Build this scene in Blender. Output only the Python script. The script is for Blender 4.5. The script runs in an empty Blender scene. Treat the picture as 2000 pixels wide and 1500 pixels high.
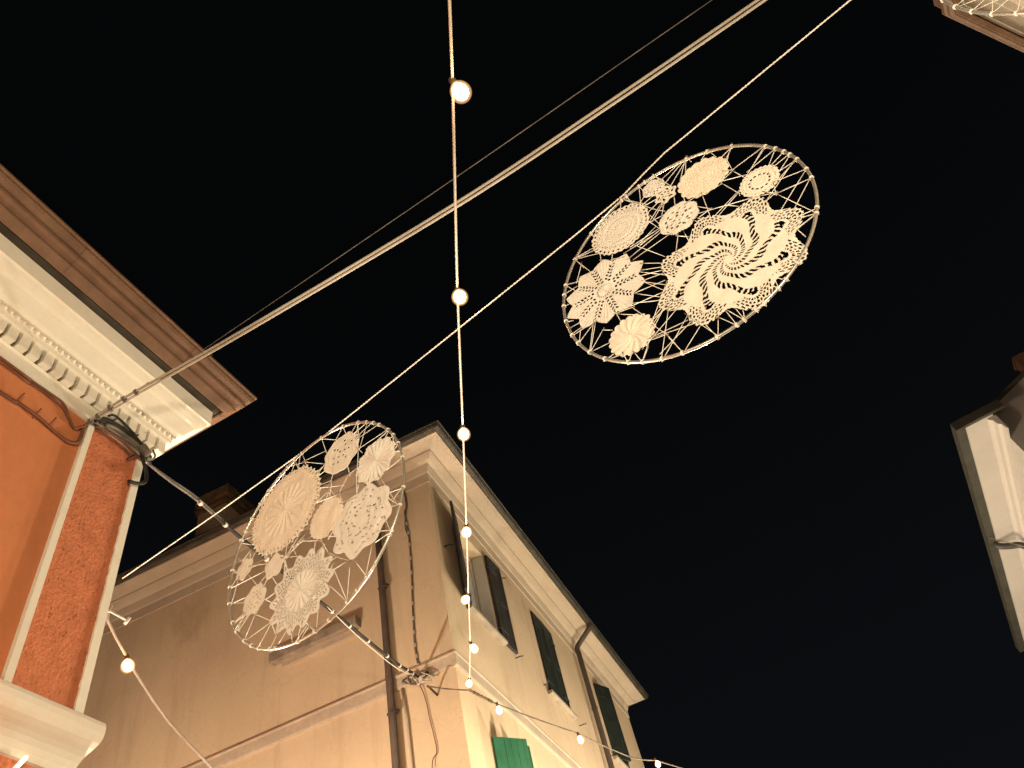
import bpy, math, random
from math import sin, cos, pi, radians
from mathutils import Vector, Matrix, noise

# ------------------------------------------------------------------ camera, sky, light, exposure
scn = bpy.context.scene
COL = scn.collection
cam_d = bpy.data.cameras.new("camera")
cam = bpy.data.objects.new("camera", cam_d)
COL.objects.link(cam)
UP = Vector((-380, 1249, -1500)).normalized()          # where the zenith lies seen from the lens
YA = Vector((957, -1510, -1500)); YA = (YA - UP * YA.dot(UP)).normalized()
XA = YA.cross(UP)
cam.matrix_world = Matrix.Translation((0, 0, 1.6)) @ Matrix((XA, YA, UP)).to_4x4()
cam_d.sensor_width = 36
cam_d.lens = 27
cam_d.clip_start = 0.05
cam_d.clip_end = 2000
scn.camera = cam

world = bpy.data.worlds.new("World")
scn.world = world
world.use_nodes = True
wn, wl = world.node_tree.nodes, world.node_tree.links
bg = wn["Background"]
tc = wn.new("ShaderNodeTexCoord"); sx = wn.new("ShaderNodeSeparateXYZ"); mr = wn.new("ShaderNodeValToRGB")
wl.new(tc.outputs["Generated"], sx.inputs[0]); wl.new(sx.outputs["Z"], mr.inputs[0])
mr.color_ramp.elements[0].position = 0.0; mr.color_ramp.elements[0].color = (0.0052, 0.0056, 0.0072, 1)
mr.color_ramp.elements[1].position = 0.85; mr.color_ramp.elements[1].color = (0.0014, 0.0016, 0.0018, 1)
e = mr.color_ramp.elements.new(0.45); e.color = (0.0032, 0.0035, 0.0043, 1)
wl.new(mr.outputs[0], bg.inputs["Color"]); bg.inputs["Strength"].default_value = 1.0

scn.view_settings.view_transform = 'Standard'
scn.view_settings.look = 'None'
scn.view_settings.exposure = 0
scn.view_settings.gamma = 1
scn.view_settings.use_curve_mapping = False
scn.cycles.use_denoising = True
scn.cycles.max_bounces = 6
scn.cycles.sample_clamp_indirect = 3

WARM = (1.0, 0.83, 0.585)
# assumed street lanterns, unseen below or behind the frame: position of the light, watts, colour
UNSEEN_LANTERNS = [
    ((1.3, -1.5, 2.5), 500, WARM),
    ((-1.6, -2.6, 2.5), 250, WARM),
    ((-1.75, 7.3, 3.45), 300, WARM),
    ((-5.0, 3.15, 2.0), 1750, (1.0, 0.90, 0.70)),
    ((-0.2, 9.6, 2.4), 1900, (1.0, 0.87, 0.66)),
    ((0.2, 14.0, 2.7), 2300, (1.0, 0.87, 0.66)),
]
BULB_STRENGTH = 42

# ------------------------------------------------------------------ materials
def lin(r, g, b):
    f = lambda c: (c / 255 / 12.92) if c / 255 <= 0.04045 else ((c / 255 + 0.055) / 1.055) ** 2.4
    return (f(r), f(g), f(b))

def material(name, col, rough=0.85, metal=0.0, var=0.12, vscale=3.0, bump=0.2, bscale=60.0, bdist=0.004, stains=None, spec=0.3, fine=0.06, streaks=None):
    m = bpy.data.materials.new(name); m.use_nodes = True
    n, l = m.node_tree.nodes, m.node_tree.links
    p = n["Principled BSDF"]
    p.inputs["Roughness"].default_value = rough
    p.inputs["Metallic"].default_value = metal
    p.inputs["Specular IOR Level"].default_value = spec
    tc = n.new("ShaderNodeTexCoord")
    nz = n.new("ShaderNodeTexNoise"); nz.inputs["Scale"].default_value = vscale; nz.inputs["Detail"].default_value = 6
    l.new(tc.outputs["Object"], nz.inputs["Vector"])
    nf = n.new("ShaderNodeTexNoise"); nf.inputs["Scale"].default_value = bscale * 0.6; nf.inputs["Detail"].default_value = 4
    l.new(tc.outputs["Object"], nf.inputs["Vector"])
    r1 = n.new("ShaderNodeValToRGB")
    d = [max(0, c * (1 - var)) for c in col]; b = [min(1, c * (1 + var)) for c in col]
    r1.color_ramp.elements[0].position = 0.32; r1.color_ramp.elements[0].color = (*d, 1)
    r1.color_ramp.elements[1].position = 0.68; r1.color_ramp.elements[1].color = (*b, 1)
    l.new(nz.outputs["Fac"], r1.inputs[0])
    r2 = n.new("ShaderNodeValToRGB")
    r2.color_ramp.elements[0].position = 0.3; r2.color_ramp.elements[0].color = (1 - 2 * fine,) * 3 + (1,)
    r2.color_ramp.elements[1].position = 0.7; r2.color_ramp.elements[1].color = (1, 1, 1, 1)
    l.new(nf.outputs["Fac"], r2.inputs[0])
    mx = n.new("ShaderNodeMix"); mx.data_type = 'RGBA'; mx.blend_type = 'MULTIPLY'; mx.inputs[0].default_value = 1
    l.new(r1.outputs[0], mx.inputs[6]); l.new(r2.outputs[0], mx.inputs[7])
    out = mx.outputs[2]
    if stains:
        scol, scale, lo, hi, amount = stains
        ns = n.new("ShaderNodeTexNoise"); ns.inputs["Scale"].default_value = scale; ns.inputs["Detail"].default_value = 8; ns.inputs["Roughness"].default_value = 0.65
        mp = n.new("ShaderNodeMapping"); mp.inputs["Scale"].default_value = (1, 1, 0.6); mp.inputs["Location"].default_value = (3.1, 1.7, 0.4)
        l.new(tc.outputs["Object"], mp.inputs[0]); l.new(mp.outputs[0], ns.inputs["Vector"])
        rs = n.new("ShaderNodeValToRGB")
        rs.color_ramp.elements[0].position = lo; rs.color_ramp.elements[0].color = (0, 0, 0, 1)
        rs.color_ramp.elements[1].position = hi; rs.color_ramp.elements[1].color = (amount,) * 3 + (1,)
        l.new(ns.outputs["Fac"], rs.inputs[0])
        m2 = n.new("ShaderNodeMix"); m2.data_type = 'RGBA'
        l.new(rs.outputs[0], m2.inputs[0]); l.new(out, m2.inputs[6]); m2.inputs[7].default_value = (*scol, 1)
        out = m2.outputs[2]
    if streaks:
        scol, amount = streaks
        ns = n.new("ShaderNodeTexNoise"); ns.inputs["Scale"].default_value = 5.0; ns.inputs["Detail"].default_value = 7; ns.inputs["Roughness"].default_value = 0.6
        mp = n.new("ShaderNodeMapping"); mp.inputs["Scale"].default_value = (1, 1, 0.09); mp.inputs["Location"].default_value = (7.3, 2.2, 0.9)
        l.new(tc.outputs["Object"], mp.inputs[0]); l.new(mp.outputs[0], ns.inputs["Vector"])
        rs = n.new("ShaderNodeValToRGB")
        rs.color_ramp.elements[0].position = 0.52; rs.color_ramp.elements[0].color = (0, 0, 0, 1)
        rs.color_ramp.elements[1].position = 0.78; rs.color_ramp.elements[1].color = (amount,) * 3 + (1,)
        l.new(ns.outputs["Fac"], rs.inputs[0])
        # hairline cracks
        vo = n.new("ShaderNodeTexVoronoi"); vo.feature = 'DISTANCE_TO_EDGE'; vo.inputs["Scale"].default_value = 0.75
        dn = n.new("ShaderNodeTexNoise"); dn.inputs["Scale"].default_value = 2.6; dn.inputs["Detail"].default_value = 6
        va = n.new("ShaderNodeVectorMath"); va.operation = 'MULTIPLY_ADD'; va.inputs[1].default_value = (0.9, 0.9, 0.9)
        l.new(tc.outputs["Object"], dn.inputs["Vector"]); l.new(dn.outputs["Color"], va.inputs[0]); l.new(tc.outputs["Object"], va.inputs[2]); l.new(va.outputs[0], vo.inputs["Vector"])
        rc = n.new("ShaderNodeValToRGB")
        rc.color_ramp.elements[0].position = 0.0; rc.color_ramp.elements[0].color = (0.30, 0.30, 0.30, 1)
        rc.color_ramp.elements[1].position = 0.007; rc.color_ramp.elements[1].color = (0, 0, 0, 1)
        l.new(vo.outputs["Distance"], rc.inputs[0])
        mxx = n.new("ShaderNodeMath"); mxx.operation = 'MAXIMUM'
        l.new(rs.outputs[0], mxx.inputs[0]); l.new(rc.outputs[0], mxx.inputs[1])
        m3 = n.new("ShaderNodeMix"); m3.data_type = 'RGBA'
        l.new(mxx.outputs[0], m3.inputs[0]); l.new(out, m3.inputs[6]); m3.inputs[7].default_value = (*scol, 1)
        out = m3.outputs[2]
    l.new(out, p.inputs["Base Color"])
    if bump:
        nb = n.new("ShaderNodeTexNoise"); nb.inputs["Scale"].default_value = bscale; nb.inputs["Detail"].default_value = 5
        l.new(tc.outputs["Object"], nb.inputs["Vector"])
        bp = n.new("ShaderNodeBump"); bp.inputs["Strength"].default_value = bump; bp.inputs["Distance"].default_value = bdist
        l.new(nb.outputs["Fac"], bp.inputs["Height"]); l.new(bp.outputs[0], p.inputs["Normal"])
    return m

M = {}
M['orange'] = material("orange render", (0.57, 0.200, 0.082), var=0.09, vscale=1.9, bump=0.2, bscale=30, fine=0.04, streaks=((0.44, 0.15, 0.065), 0.45))
M['coral'] = material("coarse coral render", (0.57, 0.185, 0.085), var=0.10, vscale=9, bump=0.55, bscale=110, bdist=0.005, stains=((0.17, 0.05, 0.02), 58, 0.60, 0.66, 0.8), fine=0.08)
M['trim'] = material("cream trim paint", (0.75, 0.69, 0.575), var=0.05, vscale=2.2, bump=0.12, bscale=70, stains=((0.72, 0.47, 0.33), 1.7, 0.55, 0.75, 0.45), fine=0.02)
M['brown_metal'] = material("brown painted gutter", (0.165, 0.086, 0.050), rough=0.42, var=0.18, vscale=7, bump=0.05, spec=0.5, stains=((0.12, 0.085, 0.03), 9, 0.55, 0.72, 0.6))
M['brown_board'] = material("dull brown gutter paint", (0.105, 0.058, 0.034), rough=0.5, var=0.2, vscale=7, bump=0.05)
M['greige'] = material("greyed beige soffit", (0.30, 0.255, 0.20), var=0.12, vscale=2.5, bump=0.15, bscale=40)
M['fascia'] = material("blackened gutter", (0.030, 0.028, 0.021), rough=0.7, var=0.3, vscale=5, bump=0.1)
M['dark_wood'] = material("dark mossy board", (0.045, 0.034, 0.022), var=0.35, vscale=9, bump=0.4, bscale=40)  # moss and the shadow of the eaves gap, both in this dark colour
M['roof'] = material("roof underside", (0.10, 0.055, 0.035), var=0.3, vscale=5, bump=0.4, bscale=20)
M['cream_wall'] = material("yellow ochre render", (0.61, 0.468, 0.312), var=0.07, vscale=0.9, bump=0.15, bscale=30, stains=((0.27, 0.18, 0.10), 0.62, 0.60, 0.74, 0.55), fine=0.03, streaks=((0.36, 0.255, 0.16), 0.5))
M['cream_trim'] = material("greyed cornice paint", (0.53, 0.43, 0.32), var=0.08, vscale=1.5, bump=0.12, bscale=30, stains=((0.26, 0.19, 0.13), 1.5, 0.58, 0.74, 0.5), fine=0.03)
M['band'] = material("grey band render", (0.47, 0.38, 0.285), var=0.12, vscale=3, bump=0.2, bscale=40)
M['sill_stone'] = material("dull sill stone", (0.36, 0.30, 0.225), var=0.15, vscale=5, bump=0.25, bscale=40)
M['ledge'] = material("weathered grey stone", (0.30, 0.245, 0.185), var=0.3, vscale=7, bump=0.3, bscale=30)
M['gutter_grey'] = material("dull zinc gutter", (0.085, 0.076, 0.060), rough=0.55, metal=0.3, var=0.25, vscale=5, bump=0.05)
M['pipe_brown'] = material("dark brown downpipe", (0.080, 0.060, 0.048), rough=0.5, var=0.2, vscale=4, bump=0.05, spec=0.4)
M['shutter_dark'] = material("dark green shutter paint", (0.020, 0.026, 0.022), rough=0.5, var=0.25, vscale=6, bump=0.1, spec=0.35)
M['shutter_brown'] = material("grey brown shutter paint", (0.042, 0.038, 0.036), rough=0.55, var=0.25, vscale=6, bump=0.1, spec=0.3)
M['shutter_green'] = material("bright green shutter paint", (0.055, 0.235, 0.135), rough=0.45, var=0.12, vscale=6, bump=0.08, spec=0.4)
M['frame_white'] = material("white window paint", (0.62, 0.58, 0.52), rough=0.6, var=0.06, bump=0.05)
M['curtain'] = material("pale curtain", (0.55, 0.52, 0.50), var=0.06, bump=0.1)
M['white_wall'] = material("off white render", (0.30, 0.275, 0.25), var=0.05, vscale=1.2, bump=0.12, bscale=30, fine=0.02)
M['grey_wall'] = material("pale grey render", (0.19, 0.178, 0.168), var=0.06, vscale=1.2, bump=0.12, bscale=30, fine=0.03)  # darker copy of the off white render, gable's shade put into the colour
M['terracotta'] = material("terracotta tile", (0.10, 0.048, 0.028), var=0.2, vscale=6, bump=0.3)
M['tile_old'] = material("old chimney tiles", (0.17, 0.12, 0.075), var=0.35, vscale=8, bump=0.4, bscale=25)
M['cotton'] = material("cream cotton crochet", (0.80, 0.765, 0.655), rough=1, var=0.04, vscale=30, bump=0.4, bscale=240, bdist=0.002, spec=0.1, fine=0.04)
M['cotton_tan'] = material("tan cotton crochet", (0.84, 0.755, 0.61), rough=1, var=0.04, vscale=30, bump=0.4, bscale=240, bdist=0.002, spec=0.1, fine=0.04)
M['cotton_white'] = material("off white cotton crochet", (0.78, 0.76, 0.68), rough=1, var=0.05, vscale=30, bump=0.4, bscale=240, bdist=0.002, spec=0.1, fine=0.04)
M['thread'] = material("cotton lacing thread", (0.86, 0.80, 0.70), rough=0.95, var=0.05, bump=0)
M['rim'] = material("satin steel ring", (0.60, 0.57, 0.50), rough=0.27, metal=0.72, var=0.12, vscale=14, bump=0.05, bscale=30)
M['rope'] = material("white rope", (0.80, 0.74, 0.64), rough=0.9, var=0.03, vscale=5, bump=0, fine=0.0)
M['cable_beige'] = material("beige sheathed cable", (0.42, 0.37, 0.30), rough=0.6, var=0.1, vscale=5, bump=0, fine=0.01)
M['cable_drab'] = material("drab brown cable", (0.20, 0.15, 0.11), rough=0.6, var=0.2, vscale=5, bump=0, fine=0.01)
M['cable_white'] = material("white festoon cable", (0.60, 0.54, 0.45), rough=0.65, var=0.03, bump=0, fine=0.0, spec=0.15)
M['cable_dark'] = material("black cable", (0.028, 0.024, 0.021), rough=0.75, var=0.3, vscale=9, bump=0.1, spec=0.15)
M['cable_brown'] = material("painted over cable", (0.16, 0.058, 0.028), rough=0.7, var=0.25, vscale=9, bump=0.1)
M['cable_grey'] = material("grey weathered cable", (0.13, 0.105, 0.082), rough=0.6, var=0.4, vscale=12, bump=0.1)
M['plastic_white'] = material("white plastic", (0.62, 0.57, 0.50), rough=0.5, var=0.05, bump=0)
M['socket'] = material("dark lamp socket", (0.10, 0.065, 0.04), rough=0.5, var=0.1, bump=0)
M['iron'] = material("black iron", (0.03, 0.028, 0.026), rough=0.5, var=0.2, bump=0.1)
M['paving'] = material("stone paving", (0.20, 0.18, 0.155), var=0.3, vscale=2.5, bump=0.5, bscale=14)

def glow(name, col, s):
    m = bpy.data.materials.new(name); m.use_nodes = True
    p = m.node_tree.nodes["Principled BSDF"]
    p.inputs["Base Color"].default_value = (0.8, 0.8, 0.8, 1)
    p.inputs["Emission Color"].default_value = (*col, 1); p.inputs["Emission Strength"].default_value = s
    return m
M['bulb'] = glow("lit bulb", (1.0, 0.62, 0.30), BULB_STRENGTH)
def glow_shell(name, col, s):
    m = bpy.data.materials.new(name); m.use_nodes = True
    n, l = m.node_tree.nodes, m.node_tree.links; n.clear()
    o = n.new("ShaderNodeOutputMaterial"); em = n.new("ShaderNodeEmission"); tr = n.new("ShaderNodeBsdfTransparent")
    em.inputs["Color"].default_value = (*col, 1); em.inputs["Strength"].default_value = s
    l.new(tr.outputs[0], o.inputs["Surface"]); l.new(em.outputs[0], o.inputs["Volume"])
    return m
M['bulb_glass'] = glow_shell("frosted glass aglow", (1.0, 0.53, 0.18), 20)  # glowing volume in the bulb's shell, stands in for a halo
M['lamp_lit'] = glow("lit lamp", (1.0, 0.72, 0.40), 2.2)
def glass(name):
    m = bpy.data.materials.new(name); m.use_nodes = True
    p = m.node_tree.nodes["Principled BSDF"]
    p.inputs["Base Color"].default_value = (0.02, 0.022, 0.025, 1); p.inputs["Roughness"].default_value = 0.08
    return m
M['glass'] = glass("dark window glass")

# ------------------------------------------------------------------ mesh helpers
class MB:
    def __init__(s): s.v, s.f = [], []
    def add(s, vs, fs):
        k = len(s.v); s.v += [tuple(v) for v in vs]; s.f += [tuple(i + k for i in f) for f in fs]
    def box(s, x0, x1, y0, y1, z0, z1):
        s.add([(x0, y0, z0), (x1, y0, z0), (x1, y1, z0), (x0, y1, z0), (x0, y0, z1), (x1, y0, z1), (x1, y1, z1), (x0, y1, z1)],
              [(3, 2, 1, 0), (4, 5, 6, 7), (0, 1, 5, 4), (1, 2, 6, 5), (2, 3, 7, 6), (3, 0, 4, 7)])
    def obox(s, p0, ax, ay, az):
        p0, ax, ay, az = map(Vector, (p0, ax, ay, az))
        s.add([p0, p0 + ax, p0 + ax + ay, p0 + ay, p0 + az, p0 + ax + az, p0 + ax + ay + az, p0 + ay + az],
              [(3, 2, 1, 0), (4, 5, 6, 7), (0, 1, 5, 4), (1, 2, 6, 5), (2, 3, 7, 6), (3, 0, 4, 7)])
    def loft(s, rings, closed=True, caps=True):
        n = len(rings[0]); k = len(s.v)
        for r in rings: s.v += [tuple(p) for p in r]
        for i in range(len(rings) - 1):
            for j in range(n if closed else n - 1):
                a, b = k + i * n + j, k + i * n + (j + 1) % n
                s.f.append((a, b, b + n, a + n))
        if caps and closed:
            s.f.append(tuple(k + j for j in reversed(range(n))))
            s.f.append(tuple(k + (len(rings) - 1) * n + j for j in range(n)))
    def tube(s, pts, r, sides=6, caps=True):
        pts = [Vector(p) for p in pts]
        rs = r if isinstance(r, (list, tuple)) else [r] * len(pts)
        rings = []; ref = None
        for i, p in enumerate(pts):
            t = (pts[min(i + 1, len(pts) - 1)] - pts[max(i - 1, 0)]).normalized()
            if ref is None:
                ref = Vector((0, 0, 1)) if abs(t.z) < 0.9 else Vector((1, 0, 0))
            a = (ref - t * ref.dot(t)).normalized(); ref = a; b = t.cross(a)
            rings.append([p + (a * cos(2 * pi * j / sides) + b * sin(2 * pi * j / sides)) * rs[i] for j in range(sides)])
        s.loft(rings, True, caps)
    def lathe(s, prof, origin, axis, sides=12):
        axis = Vector(axis).normalized(); o = Vector(origin)
        ref = Vector((0, 0, 1)) if abs(axis.z) < 0.9 else Vector((1, 0, 0))
        a = (ref - axis * ref.dot(axis)).normalized(); b = axis.cross(a)
        s.loft([[o + axis * h + (a * cos(2 * pi * j / sides) + b * sin(2 * pi * j / sides)) * r for j in range(sides)] for h, r in prof])
    def sweep(s, path, prof, closed_prof=True, flip=1):
        """extrude profile (offset outward, height) along a horizontal polyline with mitred corners; outward is to the right of travel"""
        path = [Vector((p[0], p[1])) for p in path]; rings = []
        for i, p in enumerate(path):
            ds = []
            if i > 0: ds.append((p - path[i - 1]).normalized())
            if i < len(path) - 1: ds.append((path[i + 1] - p).normalized())
            ns = [Vector((d.y, -d.x)) for d in ds]
            if len(ns) == 1: m = ns[0]
            else:
                m = ns[0] + ns[1]; m = m / (m.dot(ns[0]))
            rings.append([(p.x + m.x * n, p.y + m.y * n, z) for n, z in prof])
        s.loft(rings, closed_prof, closed_prof)
    def build(s, name, mat, parent=None, smooth=False):
        me = bpy.data.meshes.new(name); me.from_pydata(s.v, [], s.f); me.update()
        import bmesh
        bm = bmesh.new(); bm.from_mesh(me); bmesh.ops.recalc_face_normals(bm, faces=bm.faces); bm.to_mesh(me); bm.free()
        me.materials.append(M[mat] if isinstance(mat, str) else mat)
        if smooth:
            me.polygons.foreach_set("use_smooth", [True] * len(me.polygons))
        o = bpy.data.objects.new(name, me); COL.objects.link(o)
        if parent: o.parent = parent
        return o

def tag(o, label=None, cat=None, group=None, kind=None):
    if label: o['label'] = label
    if cat: o['category'] = cat
    if group: o['group'] = group
    if kind: o['kind'] = kind
    return o
def empty(name, loc, rz=0, label=None, cat=None, group=None):
    o = bpy.data.objects.new(name, None); COL.objects.link(o)
    o.empty_display_size = 0.2
    o.location = loc; o.rotation_euler = (0, 0, rz)
    return tag(o, label, cat, group)
def dup(o, parent, loc=None, name=None):
    c = o.copy(); COL.objects.link(c); c.parent = parent
    if loc is not None: c.location = loc
    return c
def smoothpath(pts, k=6):
    """Catmull-Rom through the points"""
    P = [Vector(p) for p in pts]; P = [P[0] * 2 - P[1]] + P + [P[-1] * 2 - P[-2]]; out = []
    for i in range(1, len(P) - 2):
        for j in range(k):
            t = j / k; a, b, c, d = P[i - 1], P[i], P[i + 1], P[i + 2]
            out.append(0.5 * ((2 * b) + (c - a) * t + (2 * a - 5 * b + 4 * c - d) * t * t + (3 * b - a - 3 * c + d) * t ** 3))
    return out + [P[-2]]

rnd = random.Random(7)

# ------------------------------------------------------------------ ground
g = MB(); g.add([(-400, -400, 0), (400, -400, 0), (400, 400, 0), (-400, 400, 0)], [(0, 1, 2, 3)])
tag(g.build('street', 'paving'), kind='structure')

# ------------------------------------------------------------------ orange house (left)
OH = empty('orange_house', (-2.79, 2.34, 0), -radians(3.176), 'orange rendered house with cream dentil cornice and brown gutter', 'house')
b = MB(); b.box(-7, 0, -11, 0, 0, 5.75); b.build('wall', 'orange', OH)

def rough_panel(y0, y1, z0, z1, x, amp, ny, nz, jag=True):
    m = MB(); vs = []
    for j in range(nz + 1):
        for i in range(ny + 1):
            y, z = y0 + (y1 - y0) * i / ny, z0 + (z1 - z0) * j / nz
            edge = i in (0, ny) or j in (0, nz)
            d = noise.noise(Vector((y * 62, z * 50, 0.3))) * amp * .6 + noise.noise(Vector((y * 130, z * 100, 5))) * amp * 0.8
            vs.append((x + (0 if edge else d), y, z))
    fs = []
    for j in range(nz):
        for i in range(ny):
            a = j * (ny + 1) + i; fs.append((a, a + 1, a + ny + 2, a + ny + 1))
    m.add(vs, fs)
    return m
rough_panel(-0.368, -0.034, 3.572, 5.19, 0.010, 0.0026, 84, 380).build('pilaster_panel', 'coral', OH, True)
rough_panel(-0.368, -0.030, 1.2, 3.33, 0.010, 0.004, 60, 300).build('pilaster_panel', 'coral', OH, True)
def strip(y0, y1, z0, z1, x1, jag):
    m = MB(); n = 120; L = [];R = []
    for i in range(n + 1):
        z = z0 + (z1 - z0) * i / n
        j = noise.noise(Vector((z * 24, y0, 0))) * jag + noise.noise(Vector((z * 70, y0, 2))) * jag * 0.7
        L.append(y0 + j); R.append(y1)
    rings = [[(0.0, L[i], z0 + (z1 - z0) * i / n), (x1, L[i], z0 + (z1 - z0) * i / n), (x1, R[i], z0 + (z1 - z0) * i / n), (0.0, R[i], z0 + (z1 - z0) * i / n)] for i in range(n + 1)]
    m.loft(rings); return m
strip(-0.042, 0.004, 3.572, 5.172, 0.022, 0.005).build('corner_strip', 'trim', OH)
strip(-0.398, -0.362, 3.572, 5.172, 0.026, 0.001).build('pilaster_strip', 'trim', OH)
strip(-0.040, 0.004, 1.2, 3.335, 0.018, 0.003).build('corner_strip', 'trim', OH)
b = MB()
for z in (3.235, 3.09):
    b.box(0.008, 0.0215, -0.30, -0.075, z, z + 0.012)
b.box(0.008, 0.0205, -0.30, -0.286, 2.6, 3.235); b.box(0.008, 0.0205, -0.20, -0.188, 2.6, 3.235)
b.build('panel_fillet', material("pale coral fillet", (0.60, 0.338, 0.16), var=0.1), OH)

b = MB(); b.sweep([(0, 0.012), (0, -11)], [(-0.02, 3.59), (0.02, 3.583), (0.158, 3.505), (0.172, 3.49), (0.176, 3.455), (0.168, 3.425), (0.148, 3.41), (0.118, 3.402), (0.085, 3.392), (0.055, 3.372), (0.035, 3.345), (0.02, 3.325), (-0.02, 3.325)][::-1]) if False else None
PROF_SILL = [(-0.02, 3.59), (0.02, 3.583), (0.158, 3.508), (0.170, 3.498), (0.177, 3.478), (0.176, 3.452), (0.170, 3.430), (0.156, 3.416), (0.130, 3.404), (0.105, 3.396), (0.082, 3.386), (0.060, 3.370), (0.042, 3.350), (0.028, 3.328), (-0.02, 3.325)]
b.sweep([(0, -11), (0, 0.012)], PROF_SILL)
b.build('string_course', 'trim', OH)

PATH_O = [(0, -11), (0, 0), (-7, 0)]
PROF_C = [(-0.05, 5.19), (0.03, 5.19), (0.03, 5.262), (0.040, 5.274), (0.012, 5.278), (0.012, 5.362), (0.098, 5.366), (0.102, 5.392), (0.112, 5.398), (0.118, 5.432), (0.140, 5.442),
          (0.158, 5.47), (0.178, 5.50), (0.186, 5.516), (0.206, 5.522), (0.226, 5.546), (0.236, 5.566), (0.25, 5.57), (0.25, 5.688), (0.2, 5.70), (-0.05, 5.70)]
b = MB(); b.sweep(PATH_O, PROF_C); b.build('cornice', 'trim', OH)
b = MB(); b.box(0.010, 0.080, -0.0265, 0.0265, 5.2785, 5.3645)
d0 = b.build('dentil', 'trim', OH); d0.location = (0, 0.055, 0)
for i in range(1, 46):
    dup(d0, OH, (rnd.uniform(-.003, .002), 0.055 - 0.0745 * i + rnd.uniform(-.004, .004), rnd.uniform(-.002, .002)))
b = MB()
for i in range(88):
    y = 0.10 - i * 0.04; h = 0.016 + rnd.uniform(-.003, .003)
    b.lathe([(-h, 0.002), (-h * .6, 0.011), (0, 0.014), (h * .6, 0.011), (h, 0.002)], (0.112, y, 5.402), (0, 1, 0), 7)
tag(b.build('bead_moulding', 'trim', OH, True), kind='stuff')
b = MB(); b.sweep(PATH_O, [(0.20, 5.702), (0.284, 5.710), (0.284, 5.82), (0.20, 5.82)]); b.build('eave_board', 'dark_wood', OH)
PROF_G = [(0.292, 5.82), (0.292, 5.706), (0.297, 5.698), (0.312, 5.702), (0.346, 5.728), (0.352, 5.737), (0.350, 5.744), (0.338, 5.750), (0.338, 5.760), (0.350, 5.762), (0.372, 5.766), (0.388, 5.778), (0.394, 5.792),
          (0.392, 5.802), (0.380, 5.808), (0.380, 5.818), (0.394, 5.820), (0.416, 5.832), (0.428, 5.848), (0.430, 5.866), (0.441, 5.872), (0.441, 5.886), (0.418, 5.888), (0.412, 5.86), (0.37, 5.83), (0.30, 5.82)]
b = MB(); b.sweep(PATH_O, PROF_G); b.build('gutter', 'brown_metal', OH)
PROF_J = [(n * 1.0 + 0.0015, z - 0.0015) for n, z in PROF_G[1:20]] + [(0.436, 5.889), (0.292, 5.81)]
for y, w in ((-0.13, .004), (-0.985, .012), (-2.2, .012), (-3.4, .004)):
    b = MB(); b.sweep([(0, y - w), (0, y + w)], PROF_J); b.build('gutter_joint', 'brown_metal', OH)
b = MB(); b.add([(0.30, 0.30, 5.87), (0.30, -11, 5.87), (-3.5, -11, 7.2), (-3.5, -3.5, 7.2), (-7, 0.30, 5.87), (-7, -11, 5.87)], [(0, 1, 2, 3), (0, 3, 4), (3, 2, 5, 4)])
b.build('roof', 'roof', OH)
b = MB(); b.lathe([(0, .004), (.006, .009), (.07, .009), (.078, .004)], (0.035, -0.255, 3.262), (0.25, 0.40, 0.86), 10)
o = b.build('spot_lamp', 'lamp_lit', None, True); o.matrix_world = OH.matrix_basis.copy(); 
tag(o, 'small lit lamp on the coral pilaster below the cream string course', 'lamp')

# ------------------------------------------------------------------ cream house (centre)
CH = empty('cream_house', (-2.91, 6.91, 0), 0, 'ochre corner house with green shutters and grey eaves gutter', 'house')
YE = 8.5
OPEN = [(0.71, 1.56, 7.07, 8.42), (3.27, 4.09, 7.03, 8.40), (6.17, 7.01, 7.07, 8.42), (0.66, 1.51, 3.9, 5.45)]
def facade(m, ys, zs, holes, depth):
    ys = sorted(set(ys)); zs = sorted(set(zs))
    for i in range(len(ys) - 1):
        for j in range(len(zs) - 1):
            cy, cz = (ys[i] + ys[i + 1]) / 2, (zs[j] + zs[j + 1]) / 2
            if any(h[0] < cy < h[1] and h[2] < cz < h[3] for h in holes): continue
            m.add([(0, ys[i], zs[j]), (0, ys[i + 1], zs[j]), (0, ys[i + 1], zs[j + 1]), (0, ys[i], zs[j + 1])], [(0, 1, 2, 3)])
    for y0, y1, z0, z1 in holes:
        c = [(y0, z0), (y1, z0), (y1, z1), (y0, z1)]
        for k in range(4):
            (a, z), (a2, z2) = c[k], c[(k + 1) % 4]
            m.add([(0, a, z), (0, a2, z2), (-depth, a2, z2), (-depth, a, z)], [(0, 1, 2, 3)])
b = MB()
facade(b, [0, YE] + [v for h in OPEN for v in h[:2]], [0, 9.0] + [v for h in OPEN for v in h[2:]], OPEN, 0.22)
b.add([(0, 0, 0), (0, 0, 9.0), (-13, 0, 9.0), (-13, 0, 0)], [(0, 1, 2, 3)])
b.add([(0, YE, 0), (0, YE, 9.0), (-13, YE, 9.0), (-13, YE, 0)], [(3, 2, 1, 0)])
b.add([(-13, 0, 0), (-13, 0, 9.0), (-13, YE, 9.0), (-13, YE, 0)], [(0, 1, 2, 3)])
b.build('wall', 'cream_wall', CH)
PATH_CR = [(-13, 0), (0, 0), (0, YE), (-13, YE)]
b = MB(); b.sweep(PATH_CR, [(-0.02, 8.66), (0.014, 8.66), (0.014, 8.81), (0.030, 8.83), (0.052, 8.90), (0.060, 8.935), (0.11, 8.955), (0.150, 8.99), (0.170, 9.012),
        (0.172, 9.040), (0.328, 9.085), (0.331, 9.072), (0.372, 9.070), (0.372, 9.12), (-0.02, 9.14)])
b.build('cornice', 'cream_trim', CH)
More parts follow.
